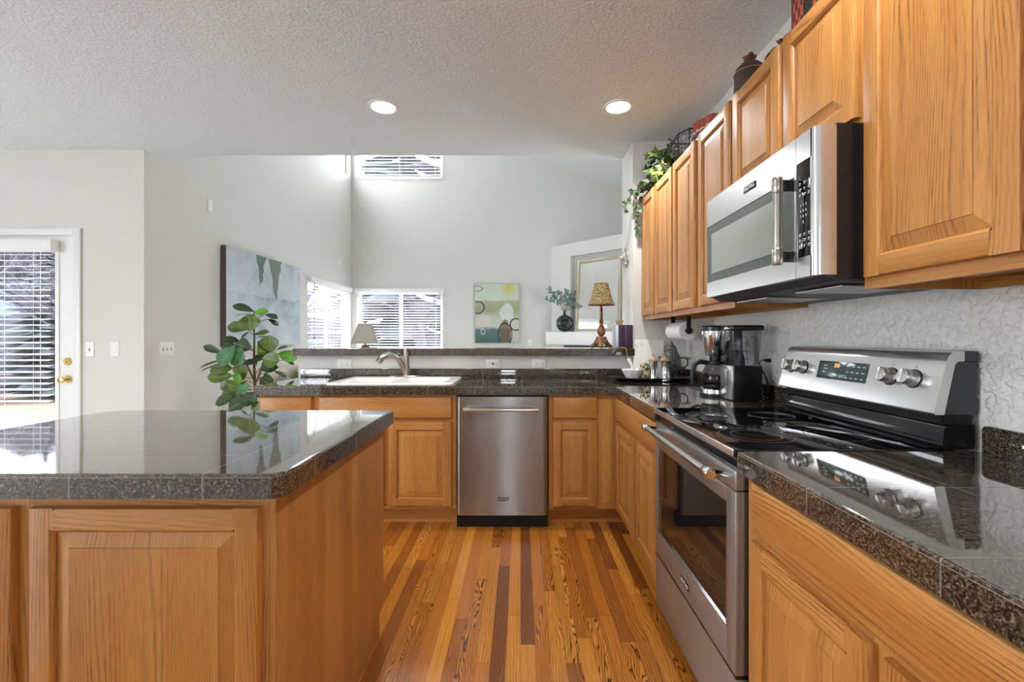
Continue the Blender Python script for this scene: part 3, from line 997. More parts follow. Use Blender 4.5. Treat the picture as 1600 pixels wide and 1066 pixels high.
m = MB(); m.prism([(22.6, 3.6), (25.0, 5.2), (27.4, 3.6), (27.4, 3.75), (25.0, 5.35), (22.6, 3.75)], 'x', -3.0, 7.3, 'roof_grey'); m.build('roof', hs, smooth=False)
hs = thing('neighbour_house', 'grey blue neighbouring house beyond the side window', 'house', (-20, 22.0, -0.1))
plain('siding_blue', srgb(70, 86, 104), 0.8)
m = MB(); m.box(-25, -16.5, 19.6, 25, -0.1, 3.6, 'siding_blue'); m.build('wall', hs, smooth=False)
m = MB(); m.prism([(-25.4, 3.5), (-20.75, 5.6), (-16.1, 3.5), (-16.1, 3.65), (-20.75, 5.75), (-25.4, 3.65)], 'y', 19.2, 25.4, 'roof_grey'); m.build('roof', hs, smooth=False)
m = MB()
for zz in (0.9, 2.4): m.box(-18.6, -17.4, 19.58, 19.62, zz, zz + 1.0, 'black_gloss')
m.build('window', hs, smooth=False)
# ------------------------------------------------------------------ oak cabinetry
def raised_door(M, w, h, parent, t=0.020, st=0.058, name='door'):
    """raised-panel door; local x 0..w, z 0..h, front face at y=-t"""
    m = MB(M); e = 0.007
    prof_o = lambda a, s: [(a, 0), (a, -t + e), (a + s * e * 0.35, -t + e * 0.3), (a + s * e * 1.1, -t)]
    # stiles run the full height
    out = prof_o(0, 1)
    routed = out + [(st - 0.008, -t), (st - 0.003, -t + 0.004), (st, -t + 0.009), (st, 0)]
    square = out + [(st, -t), (st, 0)]
    off = [(random.random() * 9, random.random() * 9) for _ in range(2)]
    for s_, (zl, zh, pf) in enumerate(((0, st - 0.0085, square), (st - 0.0085, h - st + 0.0085, routed), (h - st + 0.0085, h, square))):
        n_ = len(pf)
        for k_ in range(2):
            pp = pf if k_ == 0 else [(w - p[0], p[1]) for p in pf]
            vs = [(p[0], p[1], zl) for p in pp] + [(p[0], p[1], zh) for p in pp]
            fs = [list(range(n_)), list(range(2 * n_ - 1, n_ - 1, -1))] + [(i, (i + 1) % n_, n_ + (i + 1) % n_, n_ + i) for i in range(n_)]
            m.add(vs, fs, 'oak', 2, off[k_])
    # rails between them: profile in (y, z)
    B = [(0, 0), (-t + e, 0), (-t + e * 0.3, e * 0.35), (-t, e * 1.1), (-t, st - 0.008), (-t + 0.004, st - 0.003), (-t + 0.009, st), (0, st)]
    m.prism(B, 'x', st, w - st, 'oak', 'x')
    m.prism([(p[0], h - p[1]) for p in B], 'x', st, w - st, 'oak', 'x')
    d = m.build(name, parent)
    # raised centre panel
    p = MB(M); x0, x1, z0, z1 = st - 0.002, w - st + 0.002, st - 0.002, h - st + 0.002
    b = min(0.036, (w - 2 * st) * 0.22); yo, ys, yc = -t + 0.013, -t + 0.0045, -t + 0.002
    ix0, ix1, iz0, iz1 = x0 + b, x1 - b, z0 + b, z1 - b
    vs = [(x0, yo, z0), (x1, yo, z0), (x1, yo, z1), (x0, yo, z1), (ix0, ys, iz0), (ix1, ys, iz0), (ix1, ys, iz1), (ix0, ys, iz1),
          (ix0 + .001, yc, iz0 + .001), (ix1 - .001, yc, iz0 + .001), (ix1 - .001, yc, iz1 - .001), (ix0 + .001, yc, iz1 - .001),
          (x0, -0.002, z0), (x1, -0.002, z0), (x1, -0.002, z1), (x0, -0.002, z1)]
    fs = [(8, 9, 10, 11)]
    for a in (0, 4):
        for i in range(4):
            j = (i + 1) % 4; fs.append((a + i, a + j, a + 4 + j, a + 4 + i))
    for i in range(4):
        j = (i + 1) % 4; fs.append((12 + i, 12 + j, j, i))
    fs.append((15, 14, 13, 12))
    p.add(vs, fs, 'oak', 2)
    p.build('panel', d, smooth=False)
    return d

def drawer_front(M, w, h, parent, t=0.020, name='drawer_front'):
    m = MB(M); e = 0.009
    poly = [(0, 0), (0, -t + e), (e * 0.3, -t + e * 0.35), (e, -t), (w - e, -t), (w - e * 0.3, -t + e * 0.35), (w, -t + e), (w, 0)]
    # shaped on all four edges: stack of shrinking outlines
    lv = [(0.0, 0.0), (0.0, -t + e), (e * 0.35, -t + e * 0.35), (e, -t)]
    vs = []; fs = []
    for ins, y in lv:
        vs += [(ins, y, ins), (w - ins, y, ins), (w - ins, y, h - ins), (ins, y, h - ins)]
    for a in range(3):
        for i in range(4):
            j = (i + 1) % 4; fs.append((a * 4 + i, a * 4 + j, a * 4 + 4 + j, a * 4 + 4 + i))
    fs.append((12, 13, 14, 15)); fs.append((3, 2, 1, 0))
    m.add(vs, fs, 'oak', 0)
    return m.build(name, parent)

def carcass(m, frame, w, z0, z1, depth, toe=0.0, bottom_lip=0.0, stiles=(), rails=(), sw=0.032, rw=0.038):
    """face frame (front at y=0, 19 mm thick) and box behind; local coordinates of m.M"""
    m.box(0, sw, 0, 0.019, z0, z1, 'oak', 'z'); m.box(w - sw, w, 0, 0.019, z0, z1, 'oak', 'z')
    m.box(sw, w - sw, 0, 0.019, z1 - rw, z1, 'oak', 'x'); m.box(sw, w - sw, 0, 0.019, z0, z0 + rw, 'oak', 'x')
    for a, b in stiles: m.box(a, b, 0, 0.019, z0 + rw, z1 - rw, 'oak', 'z')
    for z in rails: m.box(sw, w - sw, 0.0002, 0.0188, z - 0.02, z + 0.02, 'oak', 'x')
    zb = z0 + bottom_lip
    m.box(0, 0.014, 0.019, depth, z0, z1, 'oak', 'z'); m.box(w - 0.014, w, 0.019, depth, z0, z1, 'oak', 'z')
    m.box(0.014, w - 0.014, 0.019, depth, zb, zb + 0.014, 'oak', 'x')
    m.box(0.014, w - 0.014, depth - 0.012, depth, zb + 0.014, z1, 'oak', 'z')
    m.box(0.014, w - 0.014, 0.019, depth, z1 - 0.013, z1 - 0.001, 'oak', 'x')
    if bottom_lip: m.box(0.014, w - 0.014, depth - 0.02, depth, z0, zb, 'oak', 'x')

def base_cabinet(label, M, w, depth, doors, drawers, group='oak base cabinets', toe=0.115, top=0.856, toe_in=0.075, stiles=(), rails=(0.692,), toe_w=None, extra=None):
    o = M @ Vector((0, 0, 0))
    root = thing('base_cabinet', label, 'cabinet', (o.x, o.y, 0), 0, group)
    m = MB(M); carcass(m, None, w, toe, top, depth, stiles=stiles, rails=rails)
    if extra: extra(m)
    m.build('carcass', root)
    m = MB(M); tw = toe_w or (0.0, w)
    m.box(tw[0], tw[1], toe_in, toe_in + 0.015, 0, toe, 'oak', 'x')
    m.box(0.0, 0.014, toe_in + 0.015, depth, 0, toe, 'oak', 'z'); m.box(w - 0.014, w, toe_in + 0.015, depth, 0, toe, 'oak', 'z')
    m.build('toe_kick', root)
    for x0, x1, z0, z1 in drawers: drawer_front(M @ Matrix.Translation((x0, -0.0005, z0)), x1 - x0, z1 - z0, root)
    for x0, x1, z0, z1 in doors: raised_door(M @ Matrix.Translation((x0, -0.0005, z0)), x1 - x0, z1 - z0, root)
    return root

BY = 2.985   # face-frame plane of the back run
base_cabinet('oak base cabinet at the left end of the sink counter, beside the leafy plant', face_south(-1.692, BY), 0.36, 0.55,
             [(0.012, 0.348, 0.138, 0.680)], [(0.012, 0.348, 0.702, 0.842)])
base_cabinet('oak sink base cabinet with a wide false front, left of the dishwasher', face_south(-1.331, BY), 0.915, 0.55,
             [(0.028, 0.445, 0.138, 0.680), (0.481, 0.887, 0.138, 0.680)], [(0.028, 0.887, 0.702, 0.842)], stiles=((0.445, 0.481),))
base_cabinet('narrow oak base cabinet between the dishwasher and the inner corner', face_south(0.182, BY), 0.441, 0.55,
             [(0.026, 0.312, 0.138, 0.680)], [(0.026, 0.312, 0.702, 0.842)], stiles=((0.30, 0.409),), toe_w=(0.0, 0.51))
# right-hand run (faces -X)
RX = 0.6245
base_cabinet('two-door oak base cabinet between the inner corner and the range', face_west(RX, 2.9845), 0.948, 0.635,
             [(0.052, 0.517, 0.133, 0.680), (0.541, 0.925, 0.133, 0.680)], [(0.052, 0.925, 0.702, 0.842)], stiles=((0.50, 0.56),), toe_in=0.07)
base_cabinet('oak base cabinet with one wide drawer, nearest on the right of the range', face_west(RX, 1.262), 0.93, 0.635,
             [(0.044, 0.459, 0.133, 0.690), (0.489, 0.902, 0.133, 0.690)], [(0.049, 0.902, 0.712, 0.847)], stiles=((0.45, 0.50),), toe_in=0.07)

# ------------------------------------------------------------------ island
IX1, IX0, IY0, IY1 = -0.545, -1.772, 1.05, 1.974
base_cabinet('oak island cabinet with the full raised-panel door and plain grained end panel', face_south(-1.158, 1.087), 0.566, 0.848,
             [(0.016, 0.549, 0.10, 0.829)], [], group='island cabinets', rails=(), toe_in=0.06)
base_cabinet('oak island cabinet at the left edge of the view, only its door edge seen', face_south(-1.722, 1.087), 0.563, 0.848,
             [(0.016, 0.541, 0.10, 0.829)], [], group='island cabinets', rails=(), toe_in=0.06)
m = MB()
m.prism([(1.087, 0), (1.885, 0), (1.885, 0.104), (1.937, 0.104), (1.937, 0.856), (1.087, 0.856)], 'x', -0.5915, -0.577, 'oak', 'z')
tag(m.build('end_panel', smooth=False), 'flat oak end panel of the island facing the range', 'panel')

# ------------------------------------------------------------------ granite tops
TOP, UND = 0.914, 0.857
def edge_round(poly_pts, m, mat, z0=UND, z1=TOP, r=0.006):
    """slab with a small rounded upper edge"""
    n = len(poly_pts); P = [Vector((p[0], p[1], 0)) for p in poly_pts]
    area = sum(P[i].x * P[(i + 1) % n].y - P[(i + 1) % n].x * P[i].y for i in range(n))
    sg = 1 if area > 0 else -1
    def inset(d):
        out = []
        for i in range(n):
            a, b, c = P[i - 1], P[i], P[(i + 1) % n]
            d1 = (b - a).normalized(); d2 = (c - b).normalized()
            n1 = Vector((-d1.y, d1.x, 0)) * sg; n2 = Vector((-d2.y, d2.x, 0)) * sg
            k = (n1 + n2); k = k / max(0.2, k.dot(n1)) if k.length > 1e-6 else n1
            out.append(b + k * d)
        return out
    rows = [(0, z0), (0, z1 - r), (r * 0.3, z1 - r * 0.3), (r, z1)]
    vs = []; fs = []
    for d, z in rows: vs += [(p.x, p.y, z) for p in inset(d)]
    for k in range(3):
        for i in range(n):
            j = (i + 1) % n; fs.append((k * n + i, k * n + j, (k + 1) * n + j, (k + 1) * n + i))
    fs.append(list(range(3 * n, 4 * n))); fs.append(list(range(n))[::-1])
    m.add(vs, fs, mat)

m = MB()
edge_round([(IX0 - 0.005, IY0), (IX1 - 0.022, IY0), (IX1, IY0 + 0.022), (IX1, IY1), (-1.70, IY1), (-1.752, IY1 - 0.05)], m, 'granite_island')
tag(m.build('island_countertop', smooth=False), 'polished brown speckled granite tile top of the kitchen island', 'countertop')

ct = thing('countertop', 'L-shaped granite tile countertop holding the white sink', 'countertop', (0, 3.2, UND))
m = MB()
SX0, SX1, SY0, SY1 = -1.225, -0.485, 3.025, 3.42    # cut-out under the sink
FE = 2.95
m.box(-1.706, SX0, FE, 3.557, UND, TOP, 'granite_back'); m.box(SX0, SX1, FE, SY0, UND, TOP, 'granite_back'); m.box(SX0, SX1, SY1, 3.557, UND, TOP, 'granite_back')
m.box(SX1, 0.594, FE, 3.557, UND, TOP, 'granite_back'); m.box(0.594, 1.2745, 2.036, 3.557, UND, TOP, 'granite_back')
m.build('worktop', ct, smooth=False)
m = MB(); m.box(-1.696, 1.262, 3.545, 3.5575, TOP, 0.985, 'granite_back', bev=0.003)
m.box(1.2625, 1.2748, 2.040, 3.557, TOP, 0.985, 'granite_back', bev=0.003)
m.build('backsplash', ct)
ct2 = thing('countertop', 'granite tile countertop at the near right, in front of the camera', 'countertop', (0.93, 0.8, UND))
m = MB(); edge_round([(0.594, 0.30), (1.2745, 0.30), (1.2745, 1.262), (0.594, 1.262)], m, 'granite_right', r=0.005); m.build('worktop', ct2, smooth=False)
m = MB(); y1, r = 1.262, 0.014
pts = [(0.30, TOP), (y1, TOP), (y1, 0.985 - r)] + [(y1 - r + r * math.cos(a), 0.985 - r + r * math.sin(a)) for a in (0.5, 1.0)] + [(y1 - r, 0.985), (0.30, 0.985)]
m.prism(pts, 'x', 1.2625, 1.2748, 'granite_right'); m.build('backsplash', ct2, smooth=False)
m = MB(); edge_round([(-1.735, 3.50), (0.8665, 3.50), (0.8665, 3.80), (-1.735, 3.80)], m, 'granite_bar', 1.086, 1.141, 0.007)
tag(m.build('bar_top', smooth=False), 'raised dark granite bar ledge on the half wall behind the sink', 'bar top')

# ------------------------------------------------------------------ wall cabinets
UX = 0.95
def wall_cabinet(label, y_far, w, z0, z1, doors, lip=0.03, stiles=()):
    root = thing('wall_cabinet', label, 'cabinet', (1.11, y_far - w / 2, z0), 0, 'oak wall cabinets')
    M = face_west(UX, y_far)
    m = MB(M); carcass(m, None, w, z0, z1, 1.2745 - UX, bottom_lip=lip, stiles=stiles); m.build('carcass', root)
    for a, b, zl, zh in doors: raised_door(M @ Matrix.Translation((y_far - a, -0.0005, zl)), a - b, zh - zl, root)
    return root
wall_cabinet('two-door oak wall cabinet farthest away, with the ivy on top', 3.5565, 0.7205, 1.358, 2.30, [(3.55, 3.233, 1.388, 2.284), (3.204, 2.846, 1.388, 2.284)], stiles=((0.30, 0.375),))
wall_cabinet('two-door oak wall cabinet left of the microwave, with red books on top', 2.8355, 0.7945, 1.358, 2.30, [(2.824, 2.472, 1.388, 2.284), (2.424, 2.057, 1.388, 2.284)], stiles=((0.34, 0.435),))
wall_cabinet('short two-door oak wall cabinet above the microwave', 2.0405, 0.768, 1.821, 2.30, [(2.030, 1.663, 1.84, 2.284), (1.639, 1.284, 1.84, 2.284)], lip=0.0, stiles=((0.36, 0.42),))
wall_cabinet('tall oak wall cabinet nearest the camera, right of the microwave', 1.272, 0.86, 1.358, 2.30, [(1.254, 0.858, 1.388, 2.284), (0.834, 0.436, 1.388, 2.284)], stiles=((0.40, 0.45),))

# ------------------------------------------------------------------ sink and faucet
sk = thing('kitchen_sink', 'white double-bowl drop-in kitchen sink', 'sink', (-0.857, 3.24, TOP))
m = MB()
def rrect(x0, x1, y0, y1, r, n=5):
    pts = []
    for cx, cy_, a0 in ((x1 - r, y1 - r, 0), (x0 + r, y1 - r, PI / 2), (x0 + r, y0 + r, PI), (x1 - r, y0 + r, 1.5 * PI)):
        for i in range(n + 1): pts.append((cx + r * math.cos(a0 + i * PI / 2 / n), cy_ + r * math.sin(a0 + i * PI / 2 / n)))
    return pts
def bowl(m, x0, x1, y0, y1, zt, zb, mat):
    rows = [(x0, x1, y0, y1, 0.05, zt), (x0 + .01, x1 - .01, y0 + .01, y1 - .01, 0.05, zt - 0.012), (x0 + .025, x1 - .025, y0 + .025, y1 - .025, 0.05, zb + 0.03), (x0 + .06, x1 - .06, y0 + .06, y1 - .06, 0.04, zb)]
    vs = []; fs = []
    for a, b, c, d, r, z in rows: vs += [(p[0], p[1], z) for p in rrect(a, b, c, d, r)]
    n = 24
    for k in range(len(rows) - 1):
        for i in range(n):
            j = (i + 1) % n; fs.append((k * n + i, k * n + j, (k + 1) * n + j, (k + 1) * n + i))
    fs.append(list(range((len(rows) - 1) * n, len(rows) * n)))
    m.add(vs, fs, mat)
# deck with two rounded openings, built as a bridged face
def deck():
    bm = bmesh.new()
    zt = 0.929
    outer = rrect(-1.262, -0.452, 2.988, 3.500, 0.035); b1 = rrect(-1.205, -0.845, 3.03, 3.405, 0.05); b2 = rrect(-0.815, -0.508, 3.03, 3.405, 0.05)
    edges = []
    for lp in (outer, b1, b2):
        vs = [bm.verts.new((p[0], p[1], zt)) for p in lp]
        for i in range(len(vs)): edges.append(bm.edges.new((vs[i], vs[(i + 1) % len(vs)])))
    bmesh.ops.triangle_fill(bm, use_beauty=True, use_dissolve=False, edges=edges)
    bm.verts.index_update()
    vs = [v.co.copy() for v in bm.verts]; fs = [[v.index for v in f.verts] for f in bm.faces]
    bm.free(); return vs, fs
vs, fs = deck(); m.add(vs, fs, 'porcelain')
rows = []; n = 24
vs = []; fs = []
for ins, z in ((0.0, 0.929), (-0.006, 0.926), (-0.008, 0.9205), (-0.006, 0.9145), (0.03, 0.9145)):
    vs += [(p[0], p[1], z) for p in rrect(-1.262 + ins, -0.452 - ins, 2.988 + ins, 3.500 - ins, 0.035)]
for k in range(4):
    for i in range(n):
        j = (i + 1) % n; fs.append((k * n + i, k * n + j, (k + 1) * n + j, (k + 1) * n + i))
m.add(vs, fs, 'porcelain')
m.build('deck', sk, angle=0.9)
m = MB(); bowl(m, -1.205, -0.845, 3.03, 3.405, 0.929, 0.73, 'porcelain'); m.build('bowl', sk, angle=0.9)
m = MB(); bowl(m, -0.815, -0.508, 3.03, 3.405, 0.929, 0.73, 'porcelain'); m.build('bowl', sk, angle=0.9)

fc = thing('kitchen_faucet', 'brushed nickel single-lever faucet standing on the white sink', 'faucet', (-0.86, 3.452, 0.930))
m = MB(); m.lathe([(0, 0.0), (1.0, 0.0), (1.0, 0.006), (0.9, 0.010), (0, 0.012)], (-0.86, 3.452, 0.9295), 'brushed_nickel', 32, sx=0.125, sy=0.032); m.build('escutcheon', fc)
m = MB(); m.lathe([(0.027, 0.0), (0.026, 0.02), (0.0235, 0.05), (0.021, 0.10), (0.0205, 0.115), (0.017, 0.124), (0, 0.127)], (-0.855, 3.452, 0.939), 'brushed_nickel', 24); m.build('body', fc)
m = MB()
sp = [(-0.862, 3.446, 0.950), (-0.875, 3.43, 1.005), (-0.893, 3.40, 1.055), (-0.917, 3.365, 1.088), (-0.947, 3.325, 1.100), (-0.975, 3.290, 1.092), (-0.995, 3.262, 1.070), (-1.003, 3.250, 1.048)]
m.tube(sp, [0.021, 0.020, 0.019, 0.0185, 0.020, 0.022, 0.0235, 0.022], 'brushed_nickel', 16); m.build('spout', fc)
m = MB(); m.tube([(-0.855, 3.452, 1.062), (-0.857, 3.452, 1.085), (-0.862, 3.453, 1.115), (-0.866, 3.455, 1.142)], [0.0195, 0.019, 0.015, 0.010], 'brushed_nickel', 14); m.build('lever', fc)

# ------------------------------------------------------------------ dishwasher
dw = thing('dishwasher', 'stainless steel dishwasher under the granite counter', 'dishwasher', (-0.12, 3.2, 0))
m = MB(); m.box(-0.412, 0.177, 2.985, 3.52, 0.02, 0.85, 'black_matte'); m.box(-0.412, 0.177, 2.985, 3.0, 0.0, 0.02, 'black_matte'); m.box(-0.411, 0.176, 2.972, 2.985, 0.012, 0.856, 'black_matte'); m.build('tub_cabinet', dw)
m = MB()
pts = [(-0.408, 2.972), (-0.408, 2.962), (-0.402, 2.950), (-0.392, 2.944), (-0.378, 2.942), (0.143, 2.942), (0.157, 2.944), (0.167, 2.950), (0.173, 2.962), (0.173, 2.972)]
m.prism(pts, 'z', 0.088, 0.845, 'stainless_door_x'); m.build('door', dw, angle=0.9)
m = MB()
m.tube([(-0.360, 2.893, 0.770), (-0.318, 2.893, 0.770)], 0.0135, 'chrome', 16); m.tube([(0.072, 2.893, 0.770), (0.114, 2.893, 0.770)], 0.0135, 'chrome', 16)
m.tube([(-0.318, 2.893, 0.770), (0.072, 2.893, 0.770)], 0.011, 'chrome', 16)
for x in (-0.339, 0.093): m.tube([(x, 2.893, 0.770), (x, 2.942, 0.770)], 0.009, 'chrome', 12)
m.build('handle', dw)
m = MB(); m.box(-0.146, -0.076, 2.9395, 2.942, 0.183, 0.203, 'black_gloss', bev=0.001); bd = m.build('badge', dw)
lettering('MAYTAG', 0.0155, Matrix.Translation((-0.111, 2.9392, 0.193)) @ TXT, 'key_white', 'badge_lettering', bd)

# ------------------------------------------------------------------ range
RY0, RY1 = 1.270, 2.028
rg = thing('range', 'stainless electric range with a black glass cooktop', 'stove', (0.93, (RY0 + RY1) / 2, 0))
m = MB(); m.box(0.632, 1.255, RY0 + 0.002, RY1 - 0.002, 0.03, 0.895, 'black_gloss'); m.box(0.66, 1.2, RY0 + 0.02, RY1 - 0.02, 0.0, 0.03, 'black_matte')
m.box(0.604, 0.632, RY0 + 0.004, RY1 - 0.004, 0.80, 0.900, 'black_gloss')
m.build('body', rg, smooth=False)
m = MB(); m.box(0.588, 1.20, RY0 - 0.0005, RY1 + 0.0005, 0.900, 0.916, 'black_glass', bev=0.003); ck = m.build('cooktop', rg)
m = MB(); m.box(0.5835, 0.5885, RY0 - 0.0005, RY1 + 0.0005, 0.897, 0.917, 'stainless_bright', bev=0.002); m.build('cooktop_trim', rg)
def burner(x, y, rr):
    b = MB()
    for r in rr: b.ring([(r, 0.0), (r, 0.0004), (r - 0.0022, 0.0004), (r - 0.0022, 0.0)], (x, y, 0.9161), 'ring_grey', 56)
    b.build('burner_ring', rg)
burner(0.745, 1.83, (0.085, 0.05)); burner(0.745, 1.46, (0.11, 0.075)); burner(1.0, 1.84, (0.085,)); burner(1.0, 1.46, (0.09,)); burner(0.98, 1.65, (0.04,))
# oven door: frame with an opening, dark glass set in it
m = MB()
DZ0, DZ1, GY0, GY1, GZ0, GZ1 = 0.288, 0.857, 1.328, 1.985, 0.392, 0.752
dx0, dx1 = 0.593, 0.630
ya, yb = RY0 + 0.003, RY1 - 0.003
m.box(dx0, dx1, ya, GY0, DZ0, 0.798, 'stainless_door', bev=0.003); m.box(dx0, dx1, GY1, yb, DZ0, 0.798, 'stainless_door', bev=0.003)
m.box(dx0 + .0002, dx1, GY0 - .003, GY1 + .003, DZ0, GZ0, 'stainless_door', bev=0.003); m.box(dx0 + .0002, dx1, GY0 - .003, GY1 + .003, GZ1, 0.798, 'stainless_door', bev=0.003)
m.box(dx0, dx1, ya, yb, 0.800, DZ1, 'stainless_door', bev=0.004)
dr = m.build('oven_door', rg)
m = MB(); m.box(dx0 + 0.006, dx1 - 0.002, GY0, GY1, GZ0, GZ1, 'oven_glass'); m.build('oven_window', dr)
m = MB()
for a, b, c, d in ((GY0, GY1, GZ0, GZ0 + .004), (GY0, GY1, GZ1 - .003, GZ1), (GY0, GY0 + .004, GZ0, GZ1), (GY1 - .003, GY1, GZ0, GZ1)):
    m.box(dx0 + 0.0005, dx0 + 0.0055, a, b, c, d, 'chrome')
m.build('window_trim', dr)
m = MB()
for i in range(26): m.box(0.602, 0.626, 1.36 + i * 0.0125, 1.366 + i * 0.0125, DZ1 - 0.0005, DZ1 + 0.0008, 'black_matte')
m.build('vent_slots', dr)
m = MB(); hx, hz = 0.537, 0.838
m.tube([(hx, 1.335, hz), (hx, 1.965, hz)], 0.0125, 'chrome', 18)
for a, b in ((1.300, 1.345), (1.955, 2.000)): m.tube([(hx, a, hz), (hx, a + 0.006, hz), (hx, b - 0.004, hz), (hx, b, hz)], [0.0135, 0.0165, 0.0165, 0.0140], 'chrome', 18)
for yq in (1.325, 1.975): m.tube([(hx, yq, hz), (0.594, yq, hz - 0.012)], 0.010, 'chrome', 12, flat=1.2)
m.build('oven_handle', dr)
m = MB(); m.box(dx0 - 0.002, dx0 + 0.001, 1.624, 1.702, 0.327, 0.350, 'black_gloss', bev=0.001); bd = m.build('badge', dr)
lettering('MAYTAG', 0.017, face_west(dx0 - 0.0023, 1.663, 0.3385) @ TXT, 'key_white', 'badge_lettering', bd)
m = MB(); m.box(dx0 + 0.002, dx1, ya, yb, 0.065, 0.278, 'stainless_door', bev=0.004); m.box(dx0 - 0.001, dx0 + 0.012, ya, yb, 0.279, 0.2845, 'chrome'); m.build('storage_drawer', rg)
# backguard
m = MB()
m.prism([(1.150, 0.9165), (1.166, 0.926), (1.172, 0.972), (1.180, 0.985), (1.255, 0.985), (1.255, 0.9165)], 'y', RY0 + 0.004, RY1 - 0.004, 'black_gloss')
m.box(1.165, 1.25, RY0 + 0.006, RY1 - 0.006, 0.985, 1.012, 'black_matte')
m.box(1.128, 1.150, RY0 + 0.01, RY1 - 0.01, 0.9165, 0.923, 'black_gloss', bev=0.003)
m.build('lower_backguard', rg)
m = MB()
front = [(1.140, 1.012), (1.1375, 1.017), (1.1385, 1.024), (1.172, 1.158), (1.177, 1.172), (1.187, 1.183), (1.201, 1.188), (1.222, 1.188)]
back = [(1.222, 1.160), (1.202, 1.158), (1.196, 1.150), (1.166, 1.012)]
m.prism(front + back, 'y', RY0 - 0.002, RY0 + 0.012, 'stainless_bright'); m.prism(front + back, 'y', RY1 - 0.012, RY1 + 0.002, 'stainless_bright')
m.prism(front + [(1.222, 1.184), (1.190, 1.165), (1.160, 1.014)], 'y', RY0 + 0.012, RY1 - 0.012, 'stainless_bright')
bg = m.build('control_console', rg, angle=0.5)
m = MB(); m.prism([(1.168, 1.0125), (1.198, 1.150), (1.204, 1.157), (1.262, 1.157), (1.262, 1.0125)], 'y', RY0 + 0.004, RY1 - 0.004, 'dark_grey_panel')
m.box(1.2225, 1.265, RY0 - 0.002, RY1 + 0.002, 1.157, 1.188, 'dark_grey_panel', bev=0.006)
m.build('console_back', rg)
sl = math.atan2(1.172 - 1.1385, 1.158 - 1.024)      # lean of the console face
def on_console(y, z):
    x = 1.1385 + (z - 1.024) * math.tan(sl)
    return Matrix.Translation((x, y, z)) @ Matrix.Rotation(-PI / 2, 4, 'Z') @ Matrix.Rotation(-sl, 4, 'X')
m = MB(on_console(1.666, 1.104)); m.box(-0.127, 0.127, -0.0022, 0.001, -0.034, 0.034, 'display_glass', bev=0.002); dp = m.build('display', bg)
lettering('350', 0.020, on_console(1.690, 1.121) @ Matrix.Translation((0, -0.0025, 0)) @ TXT, 'display_orange', 'clock_digits', dp, 0.0002)
m = MB(on_console(1.666, 1.104))
rnd = random.Random(4)
for i in range(4):
    for j in range(3):
        m.box(0.028 + i * 0.025, 0.040 + i * 0.025, -0.0026, -0.0021, 0.018 - j * 0.021, 0.0206 - j * 0.021, 'key_white')
for j, wd in enumerate((0.018, 0.022, 0.014)): m.box(-0.095, -0.095 + wd, -0.0026, -0.0021, 0.015 - j * 0.012, 0.0172 - j * 0.012, 'key_white')
m.build('touch_marks', dp, smooth=False)
for y in (1.967, 1.887, 1.443, 1.358):
    k = MB(on_console(y, 1.104))
    k.lathe([(0, 0), (0.0265, 0.0), (0.0265, 0.004), (0.0235, 0.008), (0.0225, 0.034), (0.0205, 0.037), (0, 0.037)], (0, 0, 0), 'stainless_bright', 28, '-y')
    k.box(-0.0055, 0.0055, -0.044, -0.036, -0.021, 0.021, 'stainless_bright', bev=0.002)
    kn = k.build('control_knob', bg)
    k = MB(on_console(y, 1.104)); k.lathe([(0.0285, 0.0002), (0.0285, 0.0025), (0.0, 0.0025), (0.0, 0.0002)], (0, 0, 0), 'black_gloss', 28, '-y')
    for a in range(5):
        an = math.radians(210 - a * 60)
        k.box(0.036 * math.cos(an) - 0.001, 0.036 * math.cos(an) + 0.001, -0.0006, 0.0, 0.036 * math.sin(an) - 0.002, 0.036 * math.sin(an) + 0.002, 'dark_slot')
    k.build('knob_skirt', kn)

# ------------------------------------------------------------------ over-the-range microwave
mw = thing('microwave', 'stainless over-the-range microwave with a tubular handle', 'microwave', (1.04, 1.654, 1.385))
MY0, MY1, MZ0, MZ1 = 1.274, 2.036, 1.400, 1.8145
m = MB(); m.box(0.874, 1.272, MY0, MY1 , 1.388, 1.8195, 'black_plastic'); m.build('body', mw, smooth=False)
m = MB()
m.prism([(0.845, 1.400), (0.880, 1.383), (1.262, 1.372), (1.262, 1.388), (0.874, 1.3995)], 'y', MY0 + 0.004, MY1 - 0.004, 'dark_grey_panel')
m.build('underside', mw, smooth=False)
for a, b in ((1.33, 1.56), (1.74, 1.98)):
    m = MB(); m.box(0.93, 1.17, a, b, 1.3735, 1.3775, 'stainless_door'); m.build('grease_filter', mw, smooth=False)
def mw_front(y0, y1, wy0, wy1, wz0, wz1, name, r0, r1):
    """front shell between y0..y1 with a glazed opening; ends r0/r1 rounded"""
    f = MB(); X = 0.815
    def bar(a, b, zl, zh):
        pts = []
        if r0 and a == y0: pts += [(0.874, a), (0.832, a), (0.823, a + 0.004), (0.817, a + 0.012), (X, a + 0.022)]
        else: pts += [(0.874, a), (X, a)]
        if r1 and b == y1: pts += [(X, b - 0.022), (0.817, b - 0.012), (0.823, b - 0.004), (0.832, b), (0.874, b)]
        else: pts += [(X, b), (0.874, b)]
        f.prism(pts, 'z', zl, zh, 'stainless_bright')
    bar(y0, wy0, MZ0, MZ1); bar(wy1, y1, MZ0, MZ1); bar(wy0, wy1, MZ0, wz0); bar(wy0, wy1, wz1, MZ1)
    return f.build(name, mw, angle=0.9)
dW = (1.372, 2.014, 1.462, 1.703)
dd = mw_front(1.366, MY1, *dW, 'door', False, True)
m = MB(); m.box(0.818, 0.84, dW[0], dW[1], dW[2], dW[3], 'microwave_frame'); m.build('window_border', dd)
m = MB(); m.box(0.8165, 0.818, 1.45, dW[1] - 0.042, dW[2] + 0.036, dW[3] - 0.036, 'microwave_glass'); m.build('window', dd)
